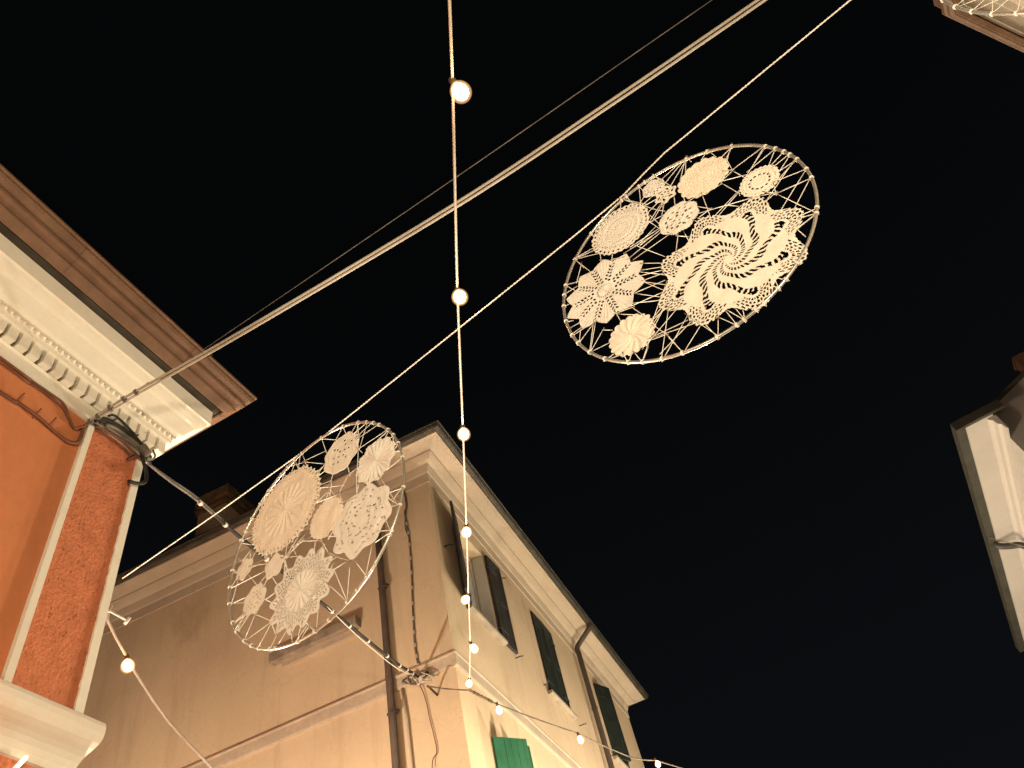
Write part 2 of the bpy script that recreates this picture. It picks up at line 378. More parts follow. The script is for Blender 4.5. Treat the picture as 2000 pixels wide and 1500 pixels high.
b = MB(); b.sweep(PATH_CR, [(0.376, 9.15), (0.376, 9.082), (0.388, 9.070), (0.412, 9.074), (0.438, 9.092), (0.452, 9.118), (0.456, 9.15), (0.466, 9.152), (0.466, 9.172), (0.448, 9.172), (0.44, 9.12), (0.40, 9.10)])
b.build('gutter', 'gutter_grey', CH)
b = MB(); b.sweep(PATH_CR, [(-0.02, 5.965), (0.026, 5.968), (0.032, 5.985), (0.032, 6.10), (0.045, 6.106), (0.045, 6.125), (-0.02, 6.14)]); b.build('string_course', 'band', CH)
b = MB(); b.add([(0.38, -0.38, 9.16), (0.38, YE + .38, 9.16), (-3.8, YE / 2, 10.7), (-9, YE / 2, 10.7), (-13.4, YE + .38, 9.16), (-13.4, -0.38, 9.16)], [(0, 1, 2), (0, 2, 3, 5), (2, 1, 4, 3), (3, 4, 5)])
b.build('roof', 'roof', CH)
# downpipes
def downpipe(pts, r, brackets, axis):
    b = MB(); b.tube(smoothpath(pts[:4], 5)[:-1] + [Vector(p) for p in pts[3:]], r, 10)
    o = b.build('downpipe', 'pipe_brown', CH, True)
    for z in brackets:
        q = MB(); c = Vector(pts[-1]); q.lathe([(-.018, r * .9), (-.018, r + .008), (.018, r + .008), (.018, r * .9)], (c.x, c.y, z), (0, 0, 1), 10)
        for sgn in (-1, 1):
            q.obox((c.x + axis[0] * sgn * r - .008, c.y + axis[1] * sgn * r - .008, z - .012), (axis[0] * sgn * .03 + abs(axis[1]) * .016, axis[1] * sgn * .03 + abs(axis[0]) * .016, 0), (abs(axis[0]) * .004, abs(axis[1]) * .004, 0) if False else (0.004, 0.012, 0), (0, 0, .024))
        q.build('pipe_bracket', 'pipe_brown', o)
downpipe([(0.40, 5.39, 9.08), (0.39, 5.39, 9.00), (0.10, 5.39, 8.76), (0.085, 5.39, 8.62), (0.085, 5.39, 0.1)], 0.045, (7.6, 6.3, 4.6), (0, 1))
downpipe([(-0.755, -0.40, 9.08), (-0.755, -0.39, 9.0), (-0.755, -0.10, 8.76), (-0.755, -0.08, 8.62), (-0.735, -0.08, 0.1)], 0.042, (7.3, 5.72, 3.6), (1, 0))
downpipe([(-5.32, -0.40, 9.08), (-5.32, -0.39, 9.0), (-5.32, -0.10, 8.76), (-5.32, -0.08, 8.62), (-5.32, -0.08, 0.1)], 0.042, (7.9, 5.0), (1, 0))
# windows, sills, shutters
def window(y0, y1, z0, z1, curtain=False):
    f = MB(); x = -0.17
    for (a, c, d, e) in ((y0 + .002, y0 + .06, z0 + .002, z1 - .002), (y1 - .06, y1 - .002, z0 + .002, z1 - .002), (y0 + .06, y1 - .06, z0 + .002, z0 + .07), (y0 + .06, y1 - .06, z1 - .06, z1 - .002), ((y0 + y1) / 2 - .035, (y0 + y1) / 2 + .035, z0 + .07, z1 - .06)):
        f.box(x - .05, x, a, c, d, e)
    o = f.build('window', 'frame_white', CH)
    for a, c in ((y0 + .06, (y0 + y1) / 2 - .035), ((y0 + y1) / 2 + .035, y1 - .06)):
        p = MB(); p.box(x - .03, x - .022, a, c, z0 + .07, z1 - .06); p.build('pane', 'curtain' if curtain else 'glass', o)
    j = MB(); j.box(-0.165, -0.003, y1 - .014, y1 - .001, z0 + .001, z1 - .002); j.build('jamb', 'frame_white', o); j = MB(); j.box(-0.165, -0.003, y0 + .001, y0 + .014, z0 + .001, z1 - .002); j.build('jamb', 'frame_white', o)
    s = MB(); s.sweep([(0, y0 - .10), (0, y1 + .10)], [(-0.12, z0 - .005), (0.075, z0 - .016), (0.075, z0 - .052), (0.062, z0 - .058), (0.03, z0 - .066), (-0.02, z0 - .066)])
    s.build('window_sill', 'sill_stone', CH)
def leaf(hinge, ang, w, z0, z1, mat, name='shutter', label=None, plain=False):
    """ang: direction of the leaf in the XY plane, degrees from +X"""
    t = Vector((cos(radians(ang)), sin(radians(ang)), 0)); nrm = Vector((t.y, -t.x, 0)); h = Vector((hinge[0], hinge[1], z0))
    f = MB(); H = z1 - z0; th = 0.036
    o = None
    for (a, c, d, e) in ((0, .05, 0, H), (w - .05, w, 0, H)):
        f.obox(h + t * a + Vector((0, 0, d)) - nrm * th / 2, t * (c - a), nrm * th, (0, 0, e - d))
    for d in ((0, H - .012) if plain else (0, H * .5 - .04, H - .08)):
        f.obox(h + t * .05 + Vector((0, 0, d)) - nrm * th / 2, t * (w - .1), nrm * th, (0, 0, .012 if plain else .08))
    for z in (() if plain else (.18, H - .24)):      # strap hinge
        f.obox(h - t * .02 + Vector((0, 0, z)) - nrm * (th / 2 + .006), t * .22, nrm * (th + .012), (0, 0, .03))
    o = f.build(name, mat, CH)
    if label: o['label'] = label
    nb = 4; bw = (w - .10) / nb
    for i in range(nb):
        q = MB(); g = .003
        if plain:
            q.obox(h + t * (.05 + i * bw + g * .5) + Vector((0, 0, .012)) - nrm * (.0165 + .001 * (i % 2)), t * (bw - g), nrm * (.033 + .002 * (i % 2)), (0, 0, H - .024))
            q.build('board', mat, o); continue
        q.obox(h + t * (.05 + i * bw + g) + Vector((0, 0, .08)) - nrm * (.011 + .002 * (i % 2)), t * (bw - 2 * g), nrm * (.022 + .004 * (i % 2)), (0, 0, H * .5 - .12))
        q.obox(h + t * (.05 + i * bw + g) + Vector((0, 0, H * .5 + .04)) - nrm * (.011 + .002 * (i % 2)), t * (bw - 2 * g), nrm * (.022 + .004 * (i % 2)), (0, 0, H * .5 - .12))
        q.build('board', mat, o)
    return o
def holdback(y, z, sgn=1):
    q = MB(); q.tube([(0.0, y, z), (0.07, y, z), (0.09, y + .03 * sgn, z + .005), (0.09, y + .06 * sgn, z + .03)], 0.008, 6)
    q.build('shutter_holdback', 'iron', CH)
for i, h in enumerate(OPEN): window(*h, curtain=(i == 0))
leaf((0.03, 0.69), -72.5, 0.435, 7.05, 8.44, 'shutter_brown', label='grey brown shutter leaf swung back on the window nearest the corner')
leaf((0.03, 1.60), 88.0, 0.43, 7.05, 8.44, 'shutter_brown')
leaf((0.012, 3.275), 89.0, 0.405, 7.03, 8.40, 'shutter_dark')
leaf((0.012, 4.085), -89.0, 0.402, 7.03, 8.40, 'shutter_dark')
leaf((0.012, 6.17), 68.0, 0.415, 7.07, 8.42, 'shutter_dark')
leaf((0.012, 7.005), -80.0, 0.415, 7.07, 8.42, 'shutter_dark')
leaf((0.012, 0.665), 53.0, 0.41, 3.88, 5.43, 'shutter_green', label='bright green boarded shutter standing ajar', plain=True)
leaf((0.012, 1.505), -60.0, 0.41, 3.88, 5.43, 'shutter_green', label='bright green shutter, the far leaf of the lower window', plain=True)
for y, z, s in ((2.06, 7.02, 1), (0.20, 7.70, 1), (3.06, 7.06, -1), (4.45, 6.98, 1), (5.9, 7.0, -1), (2.07, 8.3, 1)): holdback(y, z, s)
# ledge
b = MB(); b.box(-2.30, -1.11, -0.12, 0, 6.935, 7.05); L = b.build('ledge', 'ledge', CH)
b = MB(); b.box(-2.16, -1.16, -0.05, 0, 6.85, 6.934); b.build('ledge_moulding', 'band', L)
# chimney
b = MB(); b.box(-4.13, -3.60, 0.30, 0.90, 9.3, 10.50); ch = b.build('chimney', 'cream_wall', CH)
for i, (o_, h) in enumerate(((.06, .10), (.10, .11), (.07, .10), (.035, .10))):
    b = MB(); z = 10.50 + sum((.10, .11, .10, .10)[:i]) + 0.002 * i
    b.sweep([(-4.13, .30), (-3.60, .30), (-3.60, .90), (-4.13, .90), (-4.13, .30)], [(-0.2, z), (o_ - .02, z), (o_, z + .03), (o_, z + h - .03), (o_ - .02, z + h), (-0.2, z + h)])
    b.build('chimney_tile_course', 'tile_old', ch)
b = MB(); b.box(-4.10, -3.63, .33, .87, 10.9, 10.97); b.build('chimney_cap', 'tile_old', ch)

# ------------------------------------------------------------------ white house (right, beyond the crossing)
WH = empty('white_house', (3.4007, 8.7928, 0), -radians(7.16), 'off white gabled house with pale boarded eaves at the right edge', 'house')
b = MB()
b.box(0.50, 9, 0.35, 7.2, 0, 7.35)
b.build('wall', 'white_wall', WH)
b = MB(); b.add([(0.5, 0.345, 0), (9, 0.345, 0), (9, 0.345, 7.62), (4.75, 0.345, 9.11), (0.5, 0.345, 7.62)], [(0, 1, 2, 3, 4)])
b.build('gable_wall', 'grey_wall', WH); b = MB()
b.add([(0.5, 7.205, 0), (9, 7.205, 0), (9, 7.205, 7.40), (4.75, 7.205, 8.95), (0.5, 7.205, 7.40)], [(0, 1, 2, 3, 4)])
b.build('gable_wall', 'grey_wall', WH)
b = MB(); b.box(0.115, 0.47, 0.06, 7.46, 7.405, 7.44); b.build('soffit', 'white_wall', WH)
b = MB(); b.sweep([(0.50, 7.42), (0.50, 0.10)], [(0, 7.17), (0.02, 7.17), (0.03, 7.25), (0.06, 7.28), (0.07, 7.35), (0.10, 7.38), (0.11, 7.403), (0, 7.403)]); b.build('cornice', 'white_wall', WH)
b = MB(); b.box(0.0, 0.112, 0.0, 7.46, 7.395, 7.52); b.box(0.112, 0.62, 0.0, 0.055, 7.40, 7.52); b.build('gutter', 'fascia', WH)
b = MB(); b.add([(0.02, 0.338, 7.525), (4.75, 0.338, 9.15), (4.75, 7.5, 9.15), (0.02, 7.5, 7.525), (9.5, 0.338, 7.525), (9.5, 7.5, 7.525),
                 (0.62, 0.338, 7.67), (4.75, 0.338, 9.10), (4.75, 7.5, 9.10), (0.62, 7.5, 7.67), (8.9, 0.338, 7.67), (8.9, 7.5, 7.67)],
      [(0, 1, 2, 3), (1, 4, 5, 2), (6, 7, 8, 9), (7, 10, 11, 8), (0, 6, 7, 1), (1, 7, 10, 4), (3, 9, 8, 2), (2, 8, 11, 5), (0, 3, 9, 6), (4, 5, 11, 10)])
b.build('roof', 'fascia', WH)
b = MB(); b.tube(smoothpath([(0.08, 3.15, 7.42), (0.10, 3.15, 7.34), (0.22, 3.17, 7.28), (0.36, 3.18, 7.22), (0.45, 3.18, 7.06)], 5) + [Vector((0.45, 3.18, 0))], 0.048, 9); b.build('downpipe', 'iron', WH, True)
b = MB(); b.box(1.30, 1.42, 0.5, 0.7, 7.7, 8.24); b.box(1.28, 1.44, 0.47, 0.73, 8.24, 8.28); b.build('chimney', 'terracotta', WH)

# ------------------------------------------------------------------ near house whose eaves show in the top right corner
NH = empty('brown_eaved_house', (2.725, 2.657, 0), 0, 'house with brown moulded gutter and pale soffit behind the topmost hoop', 'house')
A_, B_ = Vector((-0.139, -0.990)), Vector((0.700, 0.714))
pe = [B_ * 5, Vector((0, 0)), A_ * 9]        # outward is to the right of travel seen from above? path goes far -> corner -> behind
pe = [tuple(p) for p in pe]
PATH_N = pe[::-1]
b = MB()
b.sweep(pe, [(-0.062, 6.10), (-0.062, 6.02), (-0.055, 6.0), (-0.03, 6.002), (-0.026, 6.012), (-0.018, 6.012), (-0.004, 6.03), (0.0, 6.05), (-0.004, 6.058), (0.006, 6.07), (0.006, 6.10)])
b.build('gutter', 'brown_board', NH)
b = MB(); b.sweep(pe, [(-0.066, 6.09), (-0.066, 6.018), (-0.085, 6.012), (-0.09, 6.03), (-0.16, 6.032), (-0.165, 6.022), (-0.20, 6.02), (-0.25, 5.97), (-0.28, 5.90), (-0.34, 5.86), (-0.45, 5.85), (-0.45, 6.09)]); b.build('cornice', 'greige', NH)
inn = lambda p, d: p
b = MB()
# wall prism, set back 0.36 m from the eaves line
nA, nB = Vector((-A_.y, A_.x)), Vector((B_.y, -B_.x))      # inward normals of the two eaves
if nA.x < 0: nA = -nA
def off(p, n, d): return p + n * d
mit = (nA + nB) / (1 + nA.dot(nB))
P = [Vector((0, 0)) + mit * 0.40, B_ * 5 + nB * 0.40, B_ * 5 + Vector((4, -4)), A_ * 9 + Vector((7, 0)), A_ * 9 + nA * 0.40]
b.loft([[(p.x, p.y, 0) for p in P], [(p.x, p.y, 6.05) for p in P]]); b.build('wall', 'greige', NH)
Q = [Vector((0, 0)) + mit * 0.02, B_ * 5 + nB * 0.02, B_ * 5 + Vector((4, -4)), A_ * 9 + Vector((7, 0)), A_ * 9 + nA * 0.02]
b = MB(); b.loft([[(p.x, p.y, 6.11) for p in Q], [(p.x, p.y, 6.22) for p in Q]]); b.build('roof', 'roof', NH)

# ------------------------------------------------------------------ hoops laced with doilies
AZ = radians(77.55)
HN = Vector((cos(AZ), sin(AZ), 0)); HU = Vector((sin(AZ), -cos(AZ), 0))
def hoop_matrix(c): return Matrix.Translation(c) @ Matrix((HU, Vector((0, 0, 1)), -HN)).transposed().to_4x4()

def wrap(a): return (a + pi) % (2 * pi) - pi

def doily(name, parent, c, R, outline, hole, relief, nr, nt, mat, z=0.0, th=0.005, label=None, rot=0.0):
    """a crocheted disc: polar cells, some of them left open as the holes of the lace"""
    rr = [R * (i / nr) for i in range(nr + 1)]
    top = []
    for i in range(nr + 1):
        for j in range(nt):
            t = 2 * pi * j / nt
            k = outline(t); r = rr[i] * (k if i > nr * 0.6 else 1 + (k - 1) * (i / (nr * 0.6)) ** 2)
            h = relief(rr[i] / R, t) if relief else 0
            q = noise.noise(Vector((c[0] * 9 + r * cos(t) * 16, c[1] * 9 + r * sin(t) * 16, 4.0)))
            w = noise.noise(Vector((c[0] * 31 + cos(t) * 2.2, c[1] * 31 + sin(t) * 2.2, 1.0)))
            r *= 1 + .035 * w * (rr[i] / R)
            top.append((r * cos(t + rot), r * sin(t + rot), th / 2 + h + q * .0055))
    cells = []
    for i in range(nr):
        for j in range(nt):
            if i > 0 and hole and hole((rr[i] + rr[i + 1]) / 2, 2 * pi * (j + .5) / nt): continue
            cells.append((i * nt + j, i * nt + (j + 1) % nt, (i + 1) * nt + (j + 1) % nt, (i + 1) * nt + j))
    used = sorted({v for f in cells for v in f}); ix = {v: k for k, v in enumerate(used)}
    n = len(used)
    vs = [top[v] for v in used] + [(top[v][0], top[v][1], top[v][2] - th) for v in used]
    fs = []; ec = {}
    for f in cells:
        g = [ix[v] for v in f]
        if f[0] < nt and f[1] < nt:   # innermost ring: collapse
            pass
        fs.append(tuple(g)); fs.append(tuple(v + n for v in reversed(g)))
        for k in range(4):
            e = (g[k], g[(k + 1) % 4]); ec[e] = 1
    for (a, c2) in ec:
        if (c2, a) not in ec: fs.append((c2, a, a + n, c2 + n))
    me = bpy.data.meshes.new(name); me.from_pydata(vs, [], fs); me.update()
    me.materials.append(M[mat])
    o = bpy.data.objects.new(name, me); COL.objects.link(o); o.parent = parent
    o.location = (c[0], c[1], z)
    if label: o['label'] = label
    return o

_unit = None
def unit_thread():
    global _unit
    if _unit is None:
        b = MB(); b.tube([(0, 0, 0), (0.25, 0, 0), (0.5, 0, 0), (0.75, 0, 0), (1, 0, 0)], 0.0014, 5)
        _unit = b.build('thread', 'thread', None, True)
        return _unit.data, _unit
    return _unit.data, None
_knot = None
def lacing(parent, segs, knots, first=[True]):
    global _knot
    me, o0 = unit_thread()
    for i, (x0, y0, x1, y1) in enumerate(segs):
        if o0 is not None and i == 0: o = o0
        else:
            o = bpy.data.objects.new('thread', me); COL.objects.link(o)
        o.parent = parent
        # run on a little so that it wraps the ring or dives into the lace
        d = Vector((x1 - x0, y1 - y0)); Ln = d.length or .001; d /= Ln
        a = Vector((x0, y0)) - d * .008; Ln += .016
        z = rnd.uniform(-.006, .006)
        o.location = (a.x, a.y, z)
        o.rotation_euler = (0, rnd.uniform(-.01, .01), math.atan2(d.y, d.x))
        o.scale = (Ln, 1, 1)
    for k, ang in enumerate(knots):
        t = radians(ang)
        if _knot is None:
            b = MB(); R_, r_ = 0.0071, 0.0015; rings = []
            for w in range(-1, 2):
                for s in range(8):
                    pass
            for i in range(25):
                q = 2 * pi * i / 8; rings.append((R_ * cos(q), (i / 24 - .5) * .008, R_ * sin(q)))
            b.tube(rings, r_, 5); _knot = b.build('knot', 'thread', parent, True); o = _knot
        else:
            o = bpy.data.objects.new('knot', _knot.data); COL.objects.link(o); o.parent = parent
        o.location = (0.5 * cos(t), 0.5 * sin(t), 0); o.rotation_euler = (0, 0, t)

def ring(parent):
    b = MB(); n = 160; rings = []
    for i in range(n + 1):
        t = 2 * pi * i / n
        rings.append([((0.5 + 0.0059 * cos(q)) * cos(t), (0.5 + 0.0059 * cos(q)) * sin(t), 0.0059 * sin(q)) for q in [2 * pi * k / 10 for k in range(10)]])
    b.loft(rings, True, False); b.build('ring', 'rim', parent, True)

def tri(n, a, ph):
    return lambda t: 1 + a * (1 - 2 * abs(((t - ph) * n / (2 * pi) + .5) % 1 - .5) * 2)
def picot(n, a, p=0.0): return lambda t: 1 + a * abs(cos(n * t / 2 + p)) - a
def lobes(n, a, ph, sharp=1.0, pn=0, pa=0.0):
    def f(t):
        c = cos(n * (t - ph)); c = (abs(c) ** sharp) * (1 if c > 0 else -1)
        return 1 + a * c + (pa * cos(pn * t) if pn else 0)
    return f
def ringholes(specs):
    """specs: (radius, half width, count, open fraction, phase)"""
    def f(r, t):
        for R_, w, n, fr, ph in specs:
            if abs(r - R_) < w and ((n * t / (2 * pi) + ph) % 1) < fr: return True
        return False
    return f
def ribs(radii, w, h, nrad=0, hr=0.0, rmax=1.0, tw=0.0):
    def f(r, t):
        v = sum(h * math.exp(-((r - q) / w) ** 2) for q in radii)
        if nrad and r < rmax: v += hr * cos(nrad * t + tw * r) * min(1, r * 4)
        return v
    return f

# -- large hoop lace
def big_spiral():
    tab = [(0.0, -170), (.028, -131), (.04, -110), (.055, -93), (.068, -72), (.09, -52), (.105, -42), (.116, -33), (.14, -20), (.16, -10), (.18, 0), (.3, 10)]
    N = 150; S = [0.0]; TH = []; BE = []
    def th0(r):
        for (a, p), (c, q) in zip(tab, tab[1:]):
            if a <= r <= c: return radians(p + (q - p) * (r - a) / (c - a))
        return 0
    raw = [th0(.3 * i / N) for i in range(N + 1)]
    TH = [sum(raw[max(0, min(N, i + k))] for k in range(-4, 5)) / 9 for i in range(N + 1)]
    for i in range(N):
        dr = .3 / N; dt = (TH[i + 1] - TH[i]) * (.3 * (i + .5) / N)
        S.append(S[-1] + math.hypot(dr, dt)); BE.append(math.atan2(dr, dt))
    BE.append(BE[-1])
    def hole(r, t):
        i = min(N, int(r / .3 * N + .5))
        if .018 < r < .187:
            u = wrap(t - TH[i]) % (pi / 4); u = u if u < pi / 8 else u - pi / 4
            d, al = u * r * sin(BE[i]), u * r * cos(BE[i])
            if abs(d) < .0022 + .086 * min(r, .145):
                per = .0062 + .056 * min(r, .15)
                if ((S[i] + al) / per) % 1 < .66: return True
        if .176 < r < .193:
            u = wrap(t) % (pi / 4); u = u if u < pi / 8 else u - pi / 4
            if abs(u) * r < .0110: return True
        if r > .185:
            u = wrap(t - radians(-1.5)) % (pi / 4); u = u if u < pi / 8 else u - pi / 4
            half = radians(3 + 18 * min(1, (r - .17) / .06))
            if abs(u) < half:
                x, y = r * cos(u) - .176, r * sin(u)
                rho = math.hypot(x, y); psi = math.atan2(y, x)
                if .028 < rho < .090:
                    return ((rho - .028) / .0152) % 1 < .70 and (psi / radians(12.5) + .5 * (int((rho - .028) / .0152) % 2)) % 1 < .64
        return False
    def out(t):
        c = cos(8 * (t - radians(-2)))
        return 1 + .098 * (c if c > 0 else c * 1.1) + .012 * abs(cos(44 * t))
    return out, hole

def star_holes(n, ph):
    def f(r, t):
        u = wrap(t - ph) % (2 * pi / n); u = u - pi / n        # 0 at the valley between two petals
        if .026 < r < .034 and (n * 2 * t / (2 * pi)) % 1 < .45: return True
        if .046 < r < .150:
            x = u * r
            k = ((r - .046) / .0190) % 1
            sgn = 1 if x > 0 else -1
            if .0022 < abs(x) < .0135 and ((k + (0.5 if sgn > 0 else 0)) % 1) < .52: return True
        return False
    return f
def clusters(pts, w, grid=None):
    def f(r, t):
        x, y = r * cos(t), r * sin(t)
        return any(abs(x - a) < w and abs(y - c) < w * .8 for a, c in pts)
    return f
def speckle(seed, n, R0, R1, w):
    q = random.Random(seed); pts = []
    for k in range(n):
        a = 2 * pi * k / n * 7.13 + q.uniform(-.2, .2); r = R0 + (R1 - R0) * ((k * .618) % 1)
        pts.append((r * cos(a), r * sin(a)))
    return clusters(pts, w)

cB, cA, cC = Vector((0.38, 1.734, 3.914)), Vector((-1.408, 2.076, 3.771)), Vector((2.045, 1.366, 4.099))
HB = empty('doily_hoop', (0, 0, 0), 0, 'steel hoop laced with a big spiral doily against the black sky', 'hoop decoration', 'crochet hoops hanging on the rope')
HB.matrix_world = hoop_matrix(cB)
HA = empty('doily_hoop', (0, 0, 0), 0, 'steel hoop of pale doilies hanging in front of the ochre house', 'hoop decoration', 'crochet hoops hanging on the rope')
HA.matrix_world = hoop_matrix(cA)
HC = empty('doily_hoop', (0, 0, 0), 0, 'steel hoop in front of the brown gutter, only its lower rim in view', 'hoop decoration', 'crochet hoops hanging on the rope')
HC.matrix_world = hoop_matrix(cC)
for h in (HB, HA, HC): ring(h)

o_, h_ = big_spiral()
doily('doily', HB, (.114, -.219), .252, o_, h_, ribs([.06, .1], .03, .0006), 104, 440, 'cotton', 0.002, .0016, 'large doily with eight curving spiral rows of slots and fan shells at its edge')
doily('doily', HB, (-.310, .058), .163, tri(10, .11, radians(2)), star_holes(10, radians(2)), ribs([], 1, 0, 60, .0009), 60, 260, 'cotton_white', 0.0, .0016, 'flower doily with ten pointed petals parted by rows of holes')
doily('doily', HB, (-.139, .325), .133, picot(30, .05), ringholes([(.031, .0035, 20, .42, 0), (.044, .0025, 30, .3, 0), (.070, .003, 40, .34, 0), (.098, .0035, 44, .42, .2), (.106, .0030, 44, .42, .6), (.121, .0050, 34, .5, 0)]), ribs([.3, .42, .62, .8, .93], .035, .0022), 66, 260, 'cotton_white', 0.003, .0022, 'round doily of closely worked concentric rings')
doily('doily', HB, (.229, .274), .108, picot(17, .09), None, ribs([.2, .35, .5, .66, .82, .93], .03, .0016, 24, .0006), 40, 200, 'cotton_tan', 0.0, .0016, 'plain dense doily with a scalloped edge')
doily('doily', HB, (.362, .041), .075, picot(24, .07), ringholes([(.038, .0045, 13, .6, 0), (.064, .002, 30, .35, 0)]), ribs([.35, .62, .85], .05, .002), 44, 190, 'cotton', 0.0, .0016, 'small round doily with one ring of slots')
doily('doily', HB, (.066, .153), .082, lobes(8, .03, .2, 1, 40, .02), clusters([(.038 * cos(a), .036 * sin(a)) for a in [k * pi / 3 + .3 for k in range(6)]] + [(.053 * cos(a), .050 * sin(a)) for a in [k * pi / 6 + .1 for k in range(12)]] + [(.018 * cos(a), .018 * sin(a)) for a in [k * pi / 2 for k in range(4)]], .0056), ribs([.3, .55, .8], .06, .002, 12, .001), 44, 180, 'cotton_white', 0.0, .0016, 'openwork doily with six clusters of round holes')
doily('doily', HB, (-.299, -.246), .094, picot(19, .10), None, ribs([], 1, 0, 14, .0022, 1.0, 7.0), 40, 200, 'cotton', 0.0, .0016, 'dense doily with twisting ribs like a pinwheel')
doily('doily', HB, (.059, .422), .050, lobes(6, .06, .3, 1, 24, .03), ringholes([(.026, .0034, 10, .4, 0), (.037, .0028, 14, .4, .3)]), ribs([.4, .7], .1, .0018), 26, 96, 'cotton_white', 0.0, .0016, 'tiny round doily below the rim')
doily('doily', HB, (.081, .327), .045, lobes(6, .13, .1), ringholes([(.014, .0042, 6, .5, 0), (.029, .0050, 6, .46, .35)]), ribs([.5], .2, .0018), 26, 96, 'cotton', 0.004, .0022, 'tiny six petalled doily')

doily('doily', HA, (-.169, .212), .212, lobes(42, .022, 0, 1, 84, .012), ringholes([(.045, .003, 14, .2, .1), (.062, .0028, 14, .15, .1), (.199, .008, 60, .36, 0), (.178, .0025, 60, .2, 0)]), ribs([.25, .62, .8, .92], .03, .0014, 18, .0022, .6, 3.0), 64, 336, 'cotton_tan', 0.0, .0016, 'large tan doily with a fringed frill edge')
doily('doily', HA, (.173, .303), .105, lobes(8, .045, .3, 1), clusters([(.02 * cos(a), .02 * sin(a)) for a in [k * pi / 2 + .5 for k in range(4)]] + [(.045 * cos(a), .045 * sin(a)) for a in [k * pi / 3 for k in range(6)]] + [(.06, .03), (.02, .062), (-.05, -.03), (-.04, .05)], .0060), ribs([.3, .7, .92], .06, .0018), 42, 180, 'cotton', 0.0, .0016, 'eight sided doily with a cross of holes')
doily('doily', HA, (.361, .116), .106, lobes(11, .055, .2, 1, 44, .02), None, ribs([.9], .06, .0012, 22, .0022, .9, 1.0), 40, 198, 'cotton_white', 0.0, .0016, 'doily with radiating leaf ribs under the upper right rim')
doily('doily', HA, (.076, -.001), .096, picot(26, .08), None, ribs([.3, .6, .85], .05, .0008), 36, 180, 'cotton_tan', 0.0, .0016, 'plain oval doily with a toothed edge in the middle of the hoop')
doily('doily', HA, (.265, -.138), .152, lobes(8, .075, radians(-66), 1.2), speckle(3, 95, .035, .135, .0046), ribs([.35, .7, .9], .05, .0016), 64, 230, 'cotton_white', 0.0, .0016, 'pointed doily peppered with pinholes')
doily('doily', HA, (-.063, -.275), .163, lobes(14, .085, radians(-7), .9), ringholes([(.088 + .0105 * i, .0042, 64, .56, .5 * (i % 2)) for i in range(6)]), ribs([.52, .9], .03, .001, 16, .0022, .5, 2.0), 66, 336, 'cotton_white', 0.0, .0016, 'star doily with a leaf rosette ringed by fine mesh')
doily('doily', HA, (-.415, .039), .050, lobes(6, .10, .4, 1, 36, .015), None, ribs([.4, .75], .1, .001), 22, 96, 'cotton', 0.0, .0016, 'tiny six pointed doily beside the left rim')
doily('doily', HA, (-.223, -.060), .054, lobes(5, .10, .2, 1), None, ribs([.5], .15, .001), 22, 96, 'cotton', 0.0, .0016, 'tiny plain doily under the tan frilled one')
doily('doily', HA, (-.333, -.163), .066, lobes(8, .06, .2, 1, 32, .02), ringholes([(.036, .0032, 12, .45, 0), (.022, .0026, 6, .4, .2)]), ribs([.5, .8], .06, .001), 32, 120, 'cotton', 0.0, .0016, 'small doily with a ring of pinholes at the lower left rim')

doily('doily', HC, (-.360, .060), .110, picot(18, .08), ringholes([(.05, .003, 18, .4, 0), (.075, .003, 24, .4, 0)]), ribs([.4, .8], .06, .0015), 44, 190, 'cotton', 0.0, .0016, 'doily showing its scalloped lower edge')
doily('doily', HC, (-.250, -.230), .120, lobes(10, .08, 0, 1), ringholes([(.06, .003, 20, .4, 0)]), ribs([.4, .8], .06, .0015), 40, 180, 'cotton_white', 0.0, .0022)

